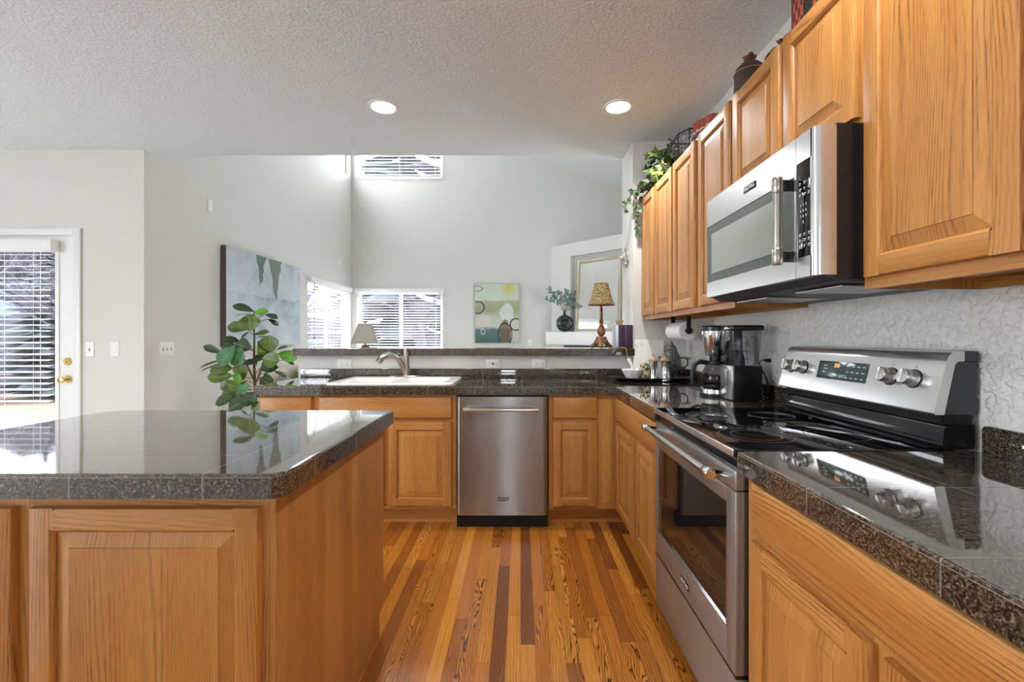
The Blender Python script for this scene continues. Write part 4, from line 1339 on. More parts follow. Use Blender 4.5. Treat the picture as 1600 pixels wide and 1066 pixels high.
m = MB(); hx, hy = 0.772, 1.386
m.tube([(hx, hy, 1.49), (hx, hy, 1.66)], 0.0125, 'brushed_nickel', 18)
for a, b in ((1.444, 1.492), (1.658, 1.706)): m.tube([(hx, hy, a), (hx, hy, a + .003), (hx, hy, b - .003), (hx, hy, b)], [.0135, .0155, .0155, .0135], 'brushed_nickel', 18)
m.build('handle', dd)
for z in (1.468, 1.682):
    m = MB(); m.box(hx + 0.008, 0.8175, hy - 0.010, hy + 0.010, z - 0.016, z + 0.016, 'black_gloss', bev=0.004); m.build('handle_bracket', dd)
m = MB(); m.box(0.8125, 0.8155, 1.596, 1.680, 1.748, 1.771, 'black_gloss', bev=0.001); bd = m.build('badge', dd)
lettering('MAYTAG', 0.018, face_west(0.8122, 1.638, 1.7595) @ TXT, 'key_white', 'badge_lettering', bd)
cp = mw_front(MY0, 1.364, 1.292, 1.362, 1.458, 1.735, 'control_panel', True, False)
m = MB(); m.box(0.8165, 0.84, 1.292, 1.362, 1.458, 1.735, 'black_glass', bev=0.002); kp = m.build('keypad', cp)
rows = ['cook', 'defrost', '1 2 3', '4 5 6', '7 8 9', '0', 'start']
m = MB()
for j in range(12):
    if j in (3, 8): continue
    for i in range(3):
        if 4 <= j <= 7: continue
        wd = 0.010 if (i + j) % 2 else 0.007
        y = 1.350 - i * 0.021
        m.box(0.8158, 0.8164, y - wd, y, 1.673 - j * 0.0165, 1.6755 - j * 0.0165, 'key_white')
        m.box(0.8158, 0.8164, y - wd * 0.7, y, 1.6685 - j * 0.0165, 1.6703 - j * 0.0165, 'key_white')
m.build('key_marks', kp, smooth=False)
for i, r_ in enumerate(('1  2  3', '4  5  6', '7  8  9', '0')):
    lettering(r_, 0.012, face_west(0.8163, 1.331 , 1.609 - i * 0.0165) @ TXT, 'key_white', 'digits', kp, 0.0002)
# ------------------------------------------------------------------ switches and outlets
def plate(M, w, h, kind, label, cat, group=None):
    """wall plate centred on M's origin, face towards local -y"""
    o = M @ Vector((0, 0, 0))
    root = thing({'outlet': 'wall_outlet'}.get(cat, 'wall_switch') if cat != 'cover plate' else 'wall_plate', label, cat, tuple(o), 0, group)
    m = MB(M); m.box(-w / 2, w / 2, -0.006, -0.0005, -h / 2, h / 2, 'white_plastic', bev=0.0025); m.build('cover_plate', root)
    if kind == 'outlet_h':
        m = MB(M)
        for x in (-0.020, 0.020): m.lathe([(0.0165, 0.006), (0.0155, 0.0078), (0, 0.0078)], (x, 0, 0), 'white_plastic', 20, '-y')
        m.build('socket', root)
        m = MB(M)
        for x in (-0.020, 0.020):
            for z in (-0.006, 0.006): m.box(x - 0.005, x + 0.004, -0.0082, -0.0076, z - 0.0011, z + 0.0011, 'dark_slot')
            m.box(x + 0.007, x + 0.0105, -0.0082, -0.0076, -0.0018, 0.0018, 'dark_slot')
        m.build('slots', root, smooth=False)
    elif kind == 'gfci_h':
        m = MB(M); m.box(-0.034, 0.034, -0.0085, -0.0055, -0.0165, 0.0165, 'white_plastic', bev=0.002); m.build('socket', root)
        m = MB(M); m.box(-0.009, 0.009, -0.0095, -0.0083, -0.008, 0.0, 'dark_slot'); m.box(-0.009, 0.009, -0.0095, -0.0083, 0.002, 0.008, 'dark_grey_panel')
        for x in (-0.024, 0.024):
            for z in (-0.006, 0.006): m.box(x - 0.004, x + 0.004, -0.0090, -0.0084, z - 0.0011, z + 0.0011, 'dark_slot')
        m.build('slots', root, smooth=False)
    elif kind.startswith('toggle'):
        n = int(kind[-1])
        for i in range(n):
            m = MB(M)
            x = (i - (n - 1) / 2) * 0.046
            m.box(x - 0.005, x + 0.005, -0.016, -0.0055, -0.004, 0.009, 'white_plastic', bev=0.002)
            m.box(x - 0.006, x + 0.006, -0.0066, -0.0058, -0.012, 0.012, 'dark_slot')
            m.build('toggle', root)
    elif kind == 'rocker':
        m = MB(M); m.box(-0.0165, 0.0165, -0.0090, -0.0055, -0.033, 0.033, 'white_plastic', bev=0.002); m.build('rocker', root)
    elif kind == 'outlet_v':
        m = MB(M)
        for z in (-0.020, 0.020): m.lathe([(0.0165, 0.006), (0.0155, 0.0078), (0, 0.0078)], (0, 0, z), 'white_plastic', 20, '-y')
        m.build('socket', root)
    return root
hy = 3.558
plate(face_south(-1.358, hy, 1.020), 0.114, 0.072, 'outlet_h', 'white outlet on the half wall left of the faucet', 'outlet', 'half wall outlets')
plate(face_south(-0.212, hy, 1.023), 0.112, 0.070, 'gfci_h', 'white outlet with test buttons on the half wall right of the sink', 'outlet', 'half wall outlets')
plate(face_south(0.142, hy, 1.023), 0.112, 0.070, 'outlet_h', 'white outlet on the half wall above the dishwasher right edge', 'outlet', 'half wall outlets')
PY = 3.717
plate(face_south(-3.472, PY, 1.129), 0.072, 0.118, 'toggle1', 'single toggle switch nearest the patio door', 'light switch', 'wall switches')
plate(face_south(-3.270, PY, 1.131), 0.072, 0.118, 'rocker', 'single rocker switch right of the toggle switch by the patio door', 'light switch', 'wall switches')
plate(face_east(-3.038, 3.955, 1.126), 0.168, 0.122, 'toggle3', 'triple toggle switch on the long left wall', 'light switch', 'wall switches')
plate(face_east(-3.038, 4.50, 2.51), 0.072, 0.118, 'blank', 'blank white plate high on the left wall above the blue painting', 'cover plate', 'blank wall plates')
plate(face_east(-3.038, 7.72, 2.50), 0.072, 0.118, 'blank', 'blank white plate high on the left wall above the side window', 'cover plate', 'blank wall plates')
plate(face_east(-3.038, 8.12, 2.20), 0.060, 0.118, 'blank', 'blank white plate in the far corner of the left wall', 'cover plate', 'blank wall plates')
plate(face_south(0.168, 8.27, 1.125), 0.075, 0.118, 'rocker', 'white switch low on the far wall right of the green painting', 'light switch', 'wall switches')
ro = plate(face_west(1.275, 2.335, 1.088), 0.075, 0.118, 'outlet_v', 'white outlet behind the blender with a black plug in it', 'outlet')

# ------------------------------------------------------------------ things on the counter
# coffee maker
cx, cyy = 1.045, 2.475
cm = thing('coffee_maker', 'black and stainless drip coffee maker with a glass carafe', 'coffee maker', (cx, cyy, TOP))
m = MB(); m.lathe([(0, 0), (0.078, 0), (0.080, 0.004), (0.080, 0.012), (0.078, 0.016)], (cx, cyy, TOP), 'black_plastic', 36)
m.lathe([(0.077, 0.016), (0.075, 0.036), (0.070, 0.041), (0, 0.041)], (cx, cyy, TOP), 'chrome', 36); m.build('base', cm)
m = MB(); m.box(cx + 0.045, cx + 0.125, cyy - 0.06, cyy + 0.06, TOP, TOP + 0.365, 'black_plastic', bev=0.02); m.build('water_tank', cm)
m = MB(); m.lathe([(0.048, 0.222), (0.052, 0.228), (0.070, 0.335), (0.070, 0.345), (0.0, 0.345)], (cx, cyy, TOP), 'chrome', 36); m.build('filter_basket', cm)
m = MB(); m.lathe([(0.074, 0.345), (0.075, 0.350), (0.074, 0.366), (0.066, 0.374), (0, 0.376)], (cx, cyy, TOP), 'black_plastic', 36); m.build('lid', cm)
m = MB(); m.lathe([(0.024, 0.186), (0.024, 0.222), (0.05, 0.222), (0.05, 0.218), (0.03, 0.214), (0.028, 0.186)], (cx, cyy, TOP), 'black_plastic', 24); m.build('spout', cm)
m = MB(); m.lathe([(0.0, 0.046), (0.058, 0.046), (0.068, 0.060), (0.0705, 0.090), (0.064, 0.130), (0.050, 0.160), (0.046, 0.172)], (cx, cyy, TOP), 'carafe_glass', 36)
cf = m.build('carafe', cm, recalc=True)
m = MB(); m.lathe([(0.060, 0.0415), (0.069, 0.046), (0.0715, 0.056), (0.0700, 0.060), (0.066, 0.052)], (cx, cyy, TOP), 'black_plastic', 36); m.build('base_ring', cf)
m = MB(); m.lathe([(0.0478, 0.164), (0.0500, 0.168), (0.0495, 0.180), (0.03, 0.186), (0, 0.186)], (cx, cyy, TOP), 'black_plastic', 30); m.build('collar', cf)
m = MB(); hp = [(cx - 0.046, cyy - 0.006, TOP + 0.176), (cx - 0.085, cyy - 0.010, TOP + 0.182), (cx - 0.115, cyy - 0.014, TOP + 0.168), (cx - 0.127, cyy - 0.016, TOP + 0.135), (cx - 0.130, cyy - 0.016, TOP + 0.09), (cx - 0.124, cyy - 0.014, TOP + 0.062), (cx - 0.10, cyy - 0.01, TOP + 0.054), (cx - 0.070, cyy - 0.006, TOP + 0.060)]
m.tube(hp, [0.012, 0.013, 0.013, 0.012, 0.011, 0.010, 0.008, 0.006], 'black_plastic', 12); m.build('handle', cf)

# blender / food processor base with clear pitcher turned towards the room
bx0, bx1, by0, by1 = 1.032, 1.182, 2.250, 2.386
fp = thing('blender', 'black blender base with a clear pitcher, beside the coffee maker', 'blender', ((bx0 + bx1) / 2, (by0 + by1) / 2, TOP))
m = MB(); m.box(bx0 + 0.012, bx1, by0, by1, TOP + 0.003, TOP + 0.170, 'black_matte', bev=0.004); m.box(bx0 + 0.02, bx1 - 0.01, by0 + 0.01, by1 - 0.01, TOP, TOP + 0.004, 'black_plastic'); m.build('motor_base', fp)
m = MB(); m.box(bx0, bx0 + 0.014, by0 + 0.001, by1 - 0.001, TOP + 0.003, TOP + 0.172, 'stainless_z', bev=0.004); fpn = m.build('front_panel', fp)
m = MB()
for i in range(8):   # raised vertical lettering, unreadable in the view
    z = TOP + 0.030 + i * 0.0155
    m.ring([(0.0062, 0), (0.0062, 0.0012), (0.0042, 0.0012), (0.0042, 0)], (bx0 - 0.001, by0 + 0.045, z), 'dark_grey_panel', 14, 'x')
    if i % 2: m.box(bx0 - 0.001, bx0 + 0.0002, by0 + 0.030, by0 + 0.052, z + 0.006, z + 0.0075, 'dark_grey_panel')
m.build('raised_mark', fpn)
def shell_box(m, x0, x1, y0, y1, z0, z1, tp, mat, r=0.02):
    a = rrect(x0 + tp, x1 - tp, y0 + tp, y1 - tp, r); b = rrect(x0, x1, y0, y1, r)
    vs = [(p[0], p[1], z0) for p in a] + [(p[0], p[1], z1) for p in b]; n = len(a)
    fs = [(i, (i + 1) % n, n + (i + 1) % n, n + i) for i in range(n)] + [list(range(n))[::-1]]
    m.add(vs, fs, mat)
m = MB(); shell_box(m, bx0 + 0.002, bx1 + 0.004, by0 + 0.002, by1 - 0.002, TOP + 0.173, TOP + 0.345, 0.008, 'jug_glass'); pt = m.build('pitcher', fp)
m = MB()
for x in (bx0 + 0.035, bx0 + 0.075, bx0 + 0.115): m.box(x, x + 0.022, by0 + 0.012, by0 + 0.0145, TOP + 0.18, TOP + 0.31, 'jug_glass')
m.box(bx0 + 0.02, bx0 + 0.135, by0 + 0.0125, by0 + 0.0135, TOP + 0.312, TOP + 0.316, 'jug_glass')
m.build('measure_rib', pt)
m = MB(); m.lathe([(0.02, 0.173), (0.018, 0.21), (0.010, 0.24), (0.008, 0.30), (0, 0.302)], ((bx0 + bx1) / 2, (by0 + by1) / 2, TOP), 'dark_grey_panel', 16)
for z in (0.20, 0.24, 0.28): m.box((bx0 + bx1) / 2 - 0.035, (bx0 + bx1) / 2 + 0.035, (by0 + by1) / 2 - 0.006, (by0 + by1) / 2 + 0.006, TOP + z, TOP + z + 0.004, 'chrome')
m.build('blade', pt)
m = MB(); m.box(bx0 + 0.0, bx1 + 0.010, by0 - 0.004, by1 + 0.004, TOP + 0.345, TOP + 0.372, 'black_plastic', bev=0.010, seg=3); m.box(bx0 - 0.014, bx0 + 0.02, by0 + 0.02, by0 + 0.07, TOP + 0.347, TOP + 0.365, 'chrome', bev=0.006); m.build('lid', pt)
m = MB(); m.tube([(1.262, 2.335, 1.108), (1.235, 2.328, 1.110)], [0.011, 0.008], 'black_plastic', 10)
m.tube([(1.236, 2.328, 1.110), (1.215, 2.32, 1.112), (1.196, 2.31, 1.100), (1.200, 2.30, 1.07), (1.225, 2.295, 1.02), (1.236, 2.29, 0.97), (1.220, 2.288, 0.932), (1.19, 2.29, 0.925), (1.18, 2.29, 0.925)], 0.0035, 'black_plastic', 8)
m.build('power_cord', fp)

# tray and what stands on it
tx, ty = 0.945, 3.345
m = MB()
def oval(a, b, z, n=40, p=2.6):
    out = []
    for i in range(n):
        t = 2 * PI * i / n; c, s = math.cos(t), math.sin(t)
        out.append((tx + a * math.copysign(abs(c) ** (2 / p), c), ty + b * math.copysign(abs(s) ** (2 / p), s), z))
    return out
rows = [oval(0.235, 0.118, TOP), oval(0.25, 0.13, TOP + 0.006), oval(0.285, 0.158, TOP + 0.022), oval(0.292, 0.165, TOP + 0.024), oval(0.285, 0.160, TOP + 0.027), oval(0.252, 0.131, TOP + 0.0115), oval(0.236, 0.118, TOP + 0.008)]
vs = [p for r in rows for p in r]; fs = []
for k in range(len(rows) - 1):
    for i in range(40):
        j = (i + 1) % 40; fs.append((k * 40 + i, k * 40 + j, (k + 1) * 40 + j, (k + 1) * 40 + i))
fs.append(list(range(40))[::-1]); fs.append(list(range(240, 280)))
m.add(vs, fs, 'dark_pewter')
tag(m.build('serving_tray'), 'oval dark pewter serving tray in the counter corner', 'tray')
TZ = TOP + 0.0085
m = MB(); c = (0.800, 3.285, TZ)
m.lathe([(0, 0.0), (0.040, 0.0), (0.042, 0.008), (0.060, 0.034), (0.073, 0.066), (0.076, 0.074), (0.073, 0.077), (0.066, 0.070), (0.052, 0.036), (0.03, 0.018), (0, 0.014)], c, 'marble_white', 36)
m.box(0.722, 0.735, 3.278, 3.292, TZ + 0.062, TZ + 0.075, 'marble_white', bev=0.003)
tag(m.build('mortar'), 'white marble mortar bowl on the dark tray', 'mortar')
m = MB(); m.tube([(0.822, 3.275, TZ + 0.034), (0.805, 3.282, TZ + 0.075), (0.785, 3.290, TZ + 0.120), (0.776, 3.294, TZ + 0.140)], [0.017, 0.014, 0.0115, 0.013], 'marble_white', 14)
m.ball((0.775, 3.294, TZ + 0.142), 0.013, 0.013, 0.012, 'marble_white')
tag(m.build('pestle'), 'white marble pestle leaning in the mortar', 'pestle')
def mill(x, y, h, r, label, flare):
    root = thing('salt_mill' if not flare else 'pepper_mill', label, 'mill', (x, y, TZ), 0, 'silver mills on the tray')
    b = MB()
    if flare: pr = [(0, 0), (r * 1.25, 0), (r * 1.25, 0.012), (r * 1.05, 0.022), (r * 0.88, h * 0.5), (r * 0.95, h - 0.004), (r * 1.02, h), (0, h)]
    else: pr = [(0, 0), (r, 0), (r, 0.01), (r * 0.96, 0.014), (r * 0.96, h - 0.006), (r, h - 0.004), (r, h), (0, h)]
    b.lathe(pr, (x, y, TZ), 'chrome', 28); b.build('body', root)
    b = MB(); b.lathe([(r * 1.12, h), (r * 1.18, h + 0.008), (r * 0.9, h + 0.022), (r * 0.35, h + 0.031), (r * 0.25, h + 0.036), (r * 0.3, h + 0.044), (0, h + 0.05)], (x, y, TZ), 'tan_wood', 28); b.build('cap', root)
mill(0.938, 3.255, 0.135, 0.030, 'slim silver mill with a tan domed cap on the tray', False)
mill(1.016, 3.235, 0.135, 0.032, 'flared silver mill with a tan cap, right of the slim mill', True)
# potpourri / dried flowers
rnd = random.Random(12)
df = thing('dried_flowers', 'small bunch of dried orange and cream flowers behind the mortar', 'dried flowers', (0.888, 3.30, TZ))
plain('petal_orange', srgb(182, 112, 66), 0.8); plain('petal_cream', srgb(214, 200, 160), 0.8); plain('petal_red', srgb(128, 62, 56), 0.8)
m = MB()
for i in range(46):
    a = rnd.uniform(0, 2 * PI); r = rnd.uniform(0.0, 0.05); z = TZ + rnd.uniform(0.004, 0.10)
    b = Vector((0.888 + r * 0.9 * math.cos(a), 3.30 + r * 0.5 * math.sin(a), z))
    d = Vector((rnd.uniform(-1, 1), rnd.uniform(-1, .3), rnd.uniform(-.2, 1))).normalized() * rnd.uniform(0.02, 0.036)
    m.leaf(b, b + d, 0.018, rnd.choice(['petal_orange', 'petal_cream', 'petal_cream', 'petal_red', 'leaf_olive']), (rnd.uniform(-1, 1), -1, 0.3), n=4)
m.build('blossoms', df)
m = MB(); m.ball((0.888, 3.302, TZ + 0.032), 0.036, 0.026, 0.032, 'petal_cream'); m.build('seed_head', df)
# pewter pitcher
px, py = 1.093, 3.335
pj = thing('pewter_pitcher', 'tall hammered pewter pitcher with a pointed lid at the tray right', 'pitcher', (px, py, TZ))
m = MB(); m.lathe([(0, 0), (0.045, 0), (0.048, 0.008), (0.034, 0.022), (0.040, 0.045), (0.060, 0.085), (0.066, 0.125), (0.058, 0.165), (0.044, 0.195), (0.036, 0.21), (0, 0.211)], (px, py, TZ), 'hammered_pewter', 32); m.build('body', pj)
m = MB(); m.lathe([(0.040, 0.209), (0.041, 0.215), (0.03, 0.235), (0.016, 0.250), (0.008, 0.262), (0.010, 0.268), (0, 0.274)], (px, py, TZ), 'hammered_pewter', 28); m.build('lid', pj)
m = MB(); m.tube([(px + 0.058, py - 0.01, TZ + 0.150), (px + 0.085, py - 0.016, TZ + 0.160), (px + 0.108, py - 0.02, TZ + 0.140), (px + 0.108, py - 0.02, TZ + 0.105), (px + 0.085, py - 0.016, TZ + 0.085), (px + 0.062, py - 0.010, TZ + 0.085)], 0.006, 'hammered_pewter', 10); m.build('handle', pj)
m = MB(); m.tube([(px + 0.066, py - 0.012, TZ + 0.157), (px + 0.100, py - 0.018, TZ + 0.158), (px + 0.130, py - 0.022, TZ + 0.150)], [0.006, 0.009, 0.008], 'tan_wood', 10); m.build('handle_grip', pj)
m = MB(); m.tube([(px - 0.055, py - 0.01, TZ + 0.11), (px - 0.085, py - 0.016, TZ + 0.135), (px - 0.098, py - 0.018, TZ + 0.168)], [0.013, 0.009, 0.007], 'hammered_pewter', 10); m.build('spout', pj)
# plaque
m = MB()
lean = 0.055
m.add([(0.848, 3.470, TOP + 0.006), (1.080, 3.470, TOP + 0.006), (1.094, 3.470 + lean, 1.206), (0.872, 3.470 + lean, 1.210),
       (0.848, 3.482, TOP), (1.080, 3.482, TOP), (1.094, 3.482 + lean, 1.202), (0.872, 3.482 + lean, 1.206)],
      [(0, 1, 2, 3), (7, 6, 5, 4), (0, 4, 5, 1), (1, 5, 6, 2), (2, 6, 7, 3), (3, 7, 4, 0)], 'plaque')
tag(m.build('stone_plaque', smooth=False), 'pale stone plaque leaning on the wall behind the tray', 'plaque')

# paper towel under the wall cabinet
ax, az, ya, yb = 1.085, 1.268, 2.985, 3.265
ph = thing('paper_towel_holder', 'black paper towel holder fixed under the far wall cabinet', 'towel holder', (ax, 3.12, 1.384))
for y in (ya - 0.012, yb + 0.012):
    m = MB()
    m.box(ax - 0.014, ax + 0.014, y - 0.004, y + 0.004, az - 0.012, 1.387, 'black_plastic', bev=0.002)
    m.lathe([(0, 0), (0.022, 0), (0.020, 0.010), (0, 0.012)], (ax, y - 0.006, az), 'black_plastic', 20, '-y')
    m.build('arm', ph)
m = MB(); m.box(ax - 0.02, ax + 0.02, ya - 0.016, yb + 0.016, 1.3865, 1.3875, 'black_plastic'); m.tube([(ax, ya - 0.012, az), (ax, yb + 0.012, az)], 0.008, 'black_plastic', 12); m.build('rod', ph)
m = MB(); m.ring([(0.0585, 0.0), (0.060, 0.002), (0.060, yb - ya - 0.002), (0.0585, yb - ya), (0.020, yb - ya), (0.020, 0.0)], (ax, ya, az), 'paper', 36, 'y')
tag(m.build('paper_towel_roll'), 'white paper towel roll hanging under the cabinet', 'paper towel')

# ------------------------------------------------------------------ on top of the wall cabinets
CT = 2.3005
ivy = thing('trailing_ivy', 'green trailing ivy spilling over the far end of the wall cabinets', 'plant', (1.05, 3.35, CT))
rnd = random.Random(21)
m = MB(); st = MB()
def ivy_leaf(p, d, s, mat, nrm):
    """five-lobed leaf"""
    d = d.normalized(); n = (nrm - d * nrm.dot(d)).normalized(); q = d.cross(n)
    out = [(0, 0), (-.15, .42), (.22, .30), (.42, .52), (.55, .22), (1.0, 0), (.55, -.22), (.42, -.52), (.22, -.30), (-.15, -.42)]
    vs = [p + d * (a * s) + q * (b * s) + n * (abs(b) * 0.25 * s) for a, b in out]
    fs = [(0, 1, 2), (0, 2, 3, 4), (0, 4, 5), (0, 5, 6), (0, 6, 7, 8), (0, 8, 9)]
    m.add(vs, fs, mat, uvs=[(a, b) for a, b in out])
for i in range(250):
    y = rnd.triangular(3.10, 3.55, 3.38); x = rnd.uniform(0.93, 1.20)
    hmax = 0.21 * math.sin(PI * min(1, max(0.05, (y - 3.02) / 0.62))) + 0.03
    z = CT + rnd.uniform(0.03, 1.0) * hmax
    d = Vector((rnd.uniform(-1, .6), rnd.uniform(-.8, .6), rnd.uniform(-.5, .7)))
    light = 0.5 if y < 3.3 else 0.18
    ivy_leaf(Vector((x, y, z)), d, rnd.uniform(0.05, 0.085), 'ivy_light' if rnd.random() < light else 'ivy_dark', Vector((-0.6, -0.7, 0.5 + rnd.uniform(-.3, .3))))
strands = [[(0.97, 3.46, CT + 0.05), (0.91, 3.47, CT + 0.06), (0.84, 3.49, CT + 0.02), (0.80, 3.50, CT - 0.05), (0.79, 3.50, CT - 0.13)],
           [(0.98, 3.50, CT + 0.06), (0.90, 3.50, CT + 0.03), (0.86, 3.50, CT - 0.08), (0.855, 3.50, CT - 0.18)],
           [(0.99, 3.52, CT + 0.05), (0.92, 3.515, CT - 0.02), (0.895, 3.515, CT - 0.14), (0.893, 3.515, CT - 0.24), (0.90, 3.515, CT - 0.29)],
           [(1.05, 3.30, CT + 0.17), (1.03, 3.25, CT + 0.25), (1.05, 3.2, CT + 0.30)], [(1.08, 3.42, CT + 0.12), (1.02, 3.42, CT + 0.2), (1.0, 3.42, CT + 0.25)]]
for s in strands:
    pts = [Vector(p) for p in s]
    st.tube(pts, 0.0025, 'stem_brown', 5)
    for a, b in zip(pts, pts[1:]):
        for t in (0.15, 0.5, 0.85):
            p = a.lerp(b, t); d = Vector((rnd.uniform(-1, 1), rnd.uniform(-.9, .1), rnd.uniform(-.9, .2)))
            ivy_leaf(p, d, rnd.uniform(0.035, 0.06), 'ivy_dark', Vector((-0.4, -1, 0.3)))
for i in range(6): st.tube([(0.98 + i * 0.03, 3.5 - i * 0.1, CT + 0.012), (1.0 + i * 0.02, 3.42 - i * 0.09, CT + 0.03), (1.02, 3.34 - i * 0.08, CT + 0.012)], 0.003, 'stem_brown', 5)
m.build('foliage', ivy, recalc=False, smooth=False); st.build('stems', ivy)

wb = thing('wire_basket', 'dark scrollwork wire basket between the ivy and the red books', 'basket', (1.15, 3.13, CT))
m = MB(); zt = 2.60
outl = [(1.065, 3.27), (1.065, 3.115), (1.11, 3.03), (1.245, 3.03), (1.245, 3.27)]
for z, r in ((CT + 0.006, 0.004), (CT + 0.15, 0.0022), (zt, 0.005)): m.tube([(x, y, z) for x, y in outl], r, 'antique_iron', 6, closed=True)
for x, y in outl: m.tube([(x, y, CT + 0.004), (x, y, zt)], 0.004, 'antique_iron', 6)
m.build('frame', wb)
m = MB()
for (xa_, ya_), (xb_, yb_) in zip(outl, outl[1:] + outl[:1]):
    L = math.hypot(xb_ - xa_, yb_ - ya_); nn = max(1, int(L / 0.045))
    for i in range(nn):
        for k in range(6):
            c0 = Vector((xa_ + (xb_ - xa_) * (i + .5) / nn, ya_ + (yb_ - ya_) * (i + .5) / nn, CT + 0.03 + k * 0.05))
            e = Vector((xb_ - xa_, yb_ - ya_, 0)) / L
            sg = 1 if (i + k) % 2 else -1
            pts = [c0 + e * (sg * (0.022 - 0.0018 * t) * math.cos(t * 0.85)) + Vector((0, 0, (0.024 - 0.0018 * t) * math.sin(t * 0.85))) for t in range(10)]
            m.tube(pts, 0.0026, 'antique_iron', 4)
m.build('scrollwork', wb)
m = MB()
m.prism([(1.07, 3.265), (1.07, 3.12), (1.112, 3.036), (1.24, 3.036), (1.24, 3.265)], 'z', CT + 0.001, CT + 0.004, 'antique_iron'); m.build('floor_plate', wb)

plain('book_red', srgb(156, 70, 54), 0.6); plain('book_blue', srgb(44, 48, 74), 0.6); plain('book_pale', srgb(196, 190, 178), 0.7)
bk = [(2.985, 2.945, 0.300, 'pale topped red book at the basket end of the row'), (2.927, 2.888, 0.292, 'narrow red book, second from the wire basket'),
      (2.868, 2.816, 0.272, 'red book with a blue band, third from the wire basket'), (2.794, 2.724, 0.252, 'widest red book at the near end of the row')]
for i, (ya_, yb_, h, lab) in enumerate(bk):
    root = thing('book', lab + ' on the oak wall cabinets', 'book', (1.17, (ya_ + yb_) / 2, CT), 0, 'red books on the wall cabinets')
    w = ya_ - yb_; yc = (ya_ + yb_) / 2
    def spine(m, zl, zh, mat, ex=0.0):
        pr = [(1.135, yb_ - ex)] + [(1.135 - 0.026 * math.sin(PI * k / 6) - ex, yb_ + w * k / 6) for k in range(1, 6)] + [(1.135, ya_ + ex)]
        m.prism(pr + [(1.150, ya_), (1.150, yb_)], 'z', zl, zh, mat)
    m = MB(); spine(m, CT, CT + h, 'book_red')
    m.box(1.15, 1.262, ya_ - 0.005, ya_, CT, CT + h, 'book_red'); m.box(1.15, 1.262, yb_, yb_ + 0.005, CT, CT + h, 'book_red'); m.build('cover', root)
    m = MB(); m.box(1.150, 1.258, yb_ + 0.005, ya_ - 0.005, CT + 0.004, CT + h - 0.006, 'book_pale'); m.build('pages', root)
    m = MB(); spine(m, CT + h * 0.30, CT + h * 0.72, 'book_blue', 0.0012); spine(m, CT + h * 0.76, CT + h * 0.80, 'book_pale', 0.0012); m.build('spine_band', root)

def canister(x, y, r, h, label):
    root = thing('wicker_canister', label, 'canister', (x, y, CT), 0, 'dark wicker canisters')
    m = MB(); m.lathe([(0, 0), (r * 0.9, 0), (r * 1.02, h * 0.1), (r * 1.05, h * 0.5), (r, h * 0.78)], (x, y, CT), 'dark_wicker', 30); m.build('body', root)
    m = MB(); m.lathe([(r * 1.03, h * 0.78), (r * 1.03, h * 0.80), (r * 0.9, h * 0.9), (r * 0.6, h * 0.975), (r * 0.3, h), (0, h)], (x, y, CT), 'dark_wicker', 30); ld = m.build('lid', root)
    m = MB()
    for k in range(7):
        a = k * 2 * PI / 7; b = Vector((x, y, CT + h - 0.006))
        m.leaf(b, b + Vector((math.cos(a) * r * 0.55, math.sin(a) * r * 0.55, 0.028 + 0.012 * (k % 2))), 0.035, 'antique_bronze', (0, 0, 1), droop=-0.1, n=5)
    m.ball((x, y, CT + h + 0.015), 0.016, 0.016, 0.022, 'antique_bronze', 10, 8)
    m.build('leaf_knob', ld)
    m = MB(); m.ring([(r * 1.045, 0), (r * 1.075, 0.002), (r * 1.045, 0.005)], (x, y, CT + h * 0.80), 'tan_wood', 30); m.build('band', root)
canister(1.125, 2.265, 0.068, 0.275, 'taller dark wicker canister with a leaf knob, nearer the red books')
canister(1.135, 1.975, 0.075, 0.170, 'lower dark wicker canister between the tall canister and the red striped basket')

m = MB()
m.M = Matrix()
tb = [(1.005, 1.665, 1.42, 0.0)]
bmw = thing('woven_basket', 'black and red patterned woven basket nearest on the wall cabinets', 'basket', (1.07, 1.537, CT))
m.box(0.964, 1.174, 1.425, 1.650, CT, CT + 0.30, 'woven_stripe', bev=0.012); m.build('body', bmw)
m = MB(); m.box(0.957, 1.181, 1.418, 1.657, CT + 0.30, CT + 0.335, 'woven_stripe', bev=0.010); m.build('lid', bmw)

# ------------------------------------------------------------------ on the bar
BT = 1.1415
lx, ly = 0.636, 3.63
lp = thing('table_lamp', 'bronze table lamp with a leopard print shade on the granite bar', 'lamp', (lx, ly, BT))
m = MB()
for k in range(3):
    a = math.radians(20 + 120 * k); dx, dy = math.cos(a), math.sin(a)
    m.tube([(lx + dx * 0.020, ly + dy * 0.020, BT + 0.085), (lx + dx * 0.034, ly + dy * 0.034, BT + 0.052), (lx + dx * 0.060, ly + dy * 0.060, BT + 0.026), (lx + dx * 0.084, ly + dy * 0.084, BT + 0.014)], [0.020, 0.023, 0.018, 0.013], 'antique_bronze', 10)
    m.ball((lx + dx * 0.086, ly + dy * 0.086, BT + 0.0125), 0.014, 0.014, 0.0125, 'antique_bronze', 10, 8)
m.lathe([(0, 0.030), (0.038, 0.034), (0.040, 0.05), (0.028, 0.075), (0.014, 0.092), (0.020, 0.098), (0.030, 0.112), (0.033, 0.130), (0.026, 0.160), (0.016, 0.185), (0.012, 0.198), (0.020, 0.204), (0.013, 0.210), (0.020, 0.218), (0.011, 0.226), (0.012, 0.26), (0.009, 0.40), (0.006, 0.43), (0, 0.43)], (lx, ly, BT), 'antique_bronze', 24)
m.build('base', lp)
m = MB(); o = [(0.1075, 0.340), (0.104, 0.346), (0.088, 0.385), (0.074, 0.425), (0.063, 0.470), (0.056, 0.505)]
prof = o + [(r - 0.002, z) for r, z in reversed(o)]
m.ring(prof, (lx, ly, BT), 'leopard_fabric', 32); sh = m.build('lamp_shade', lp)
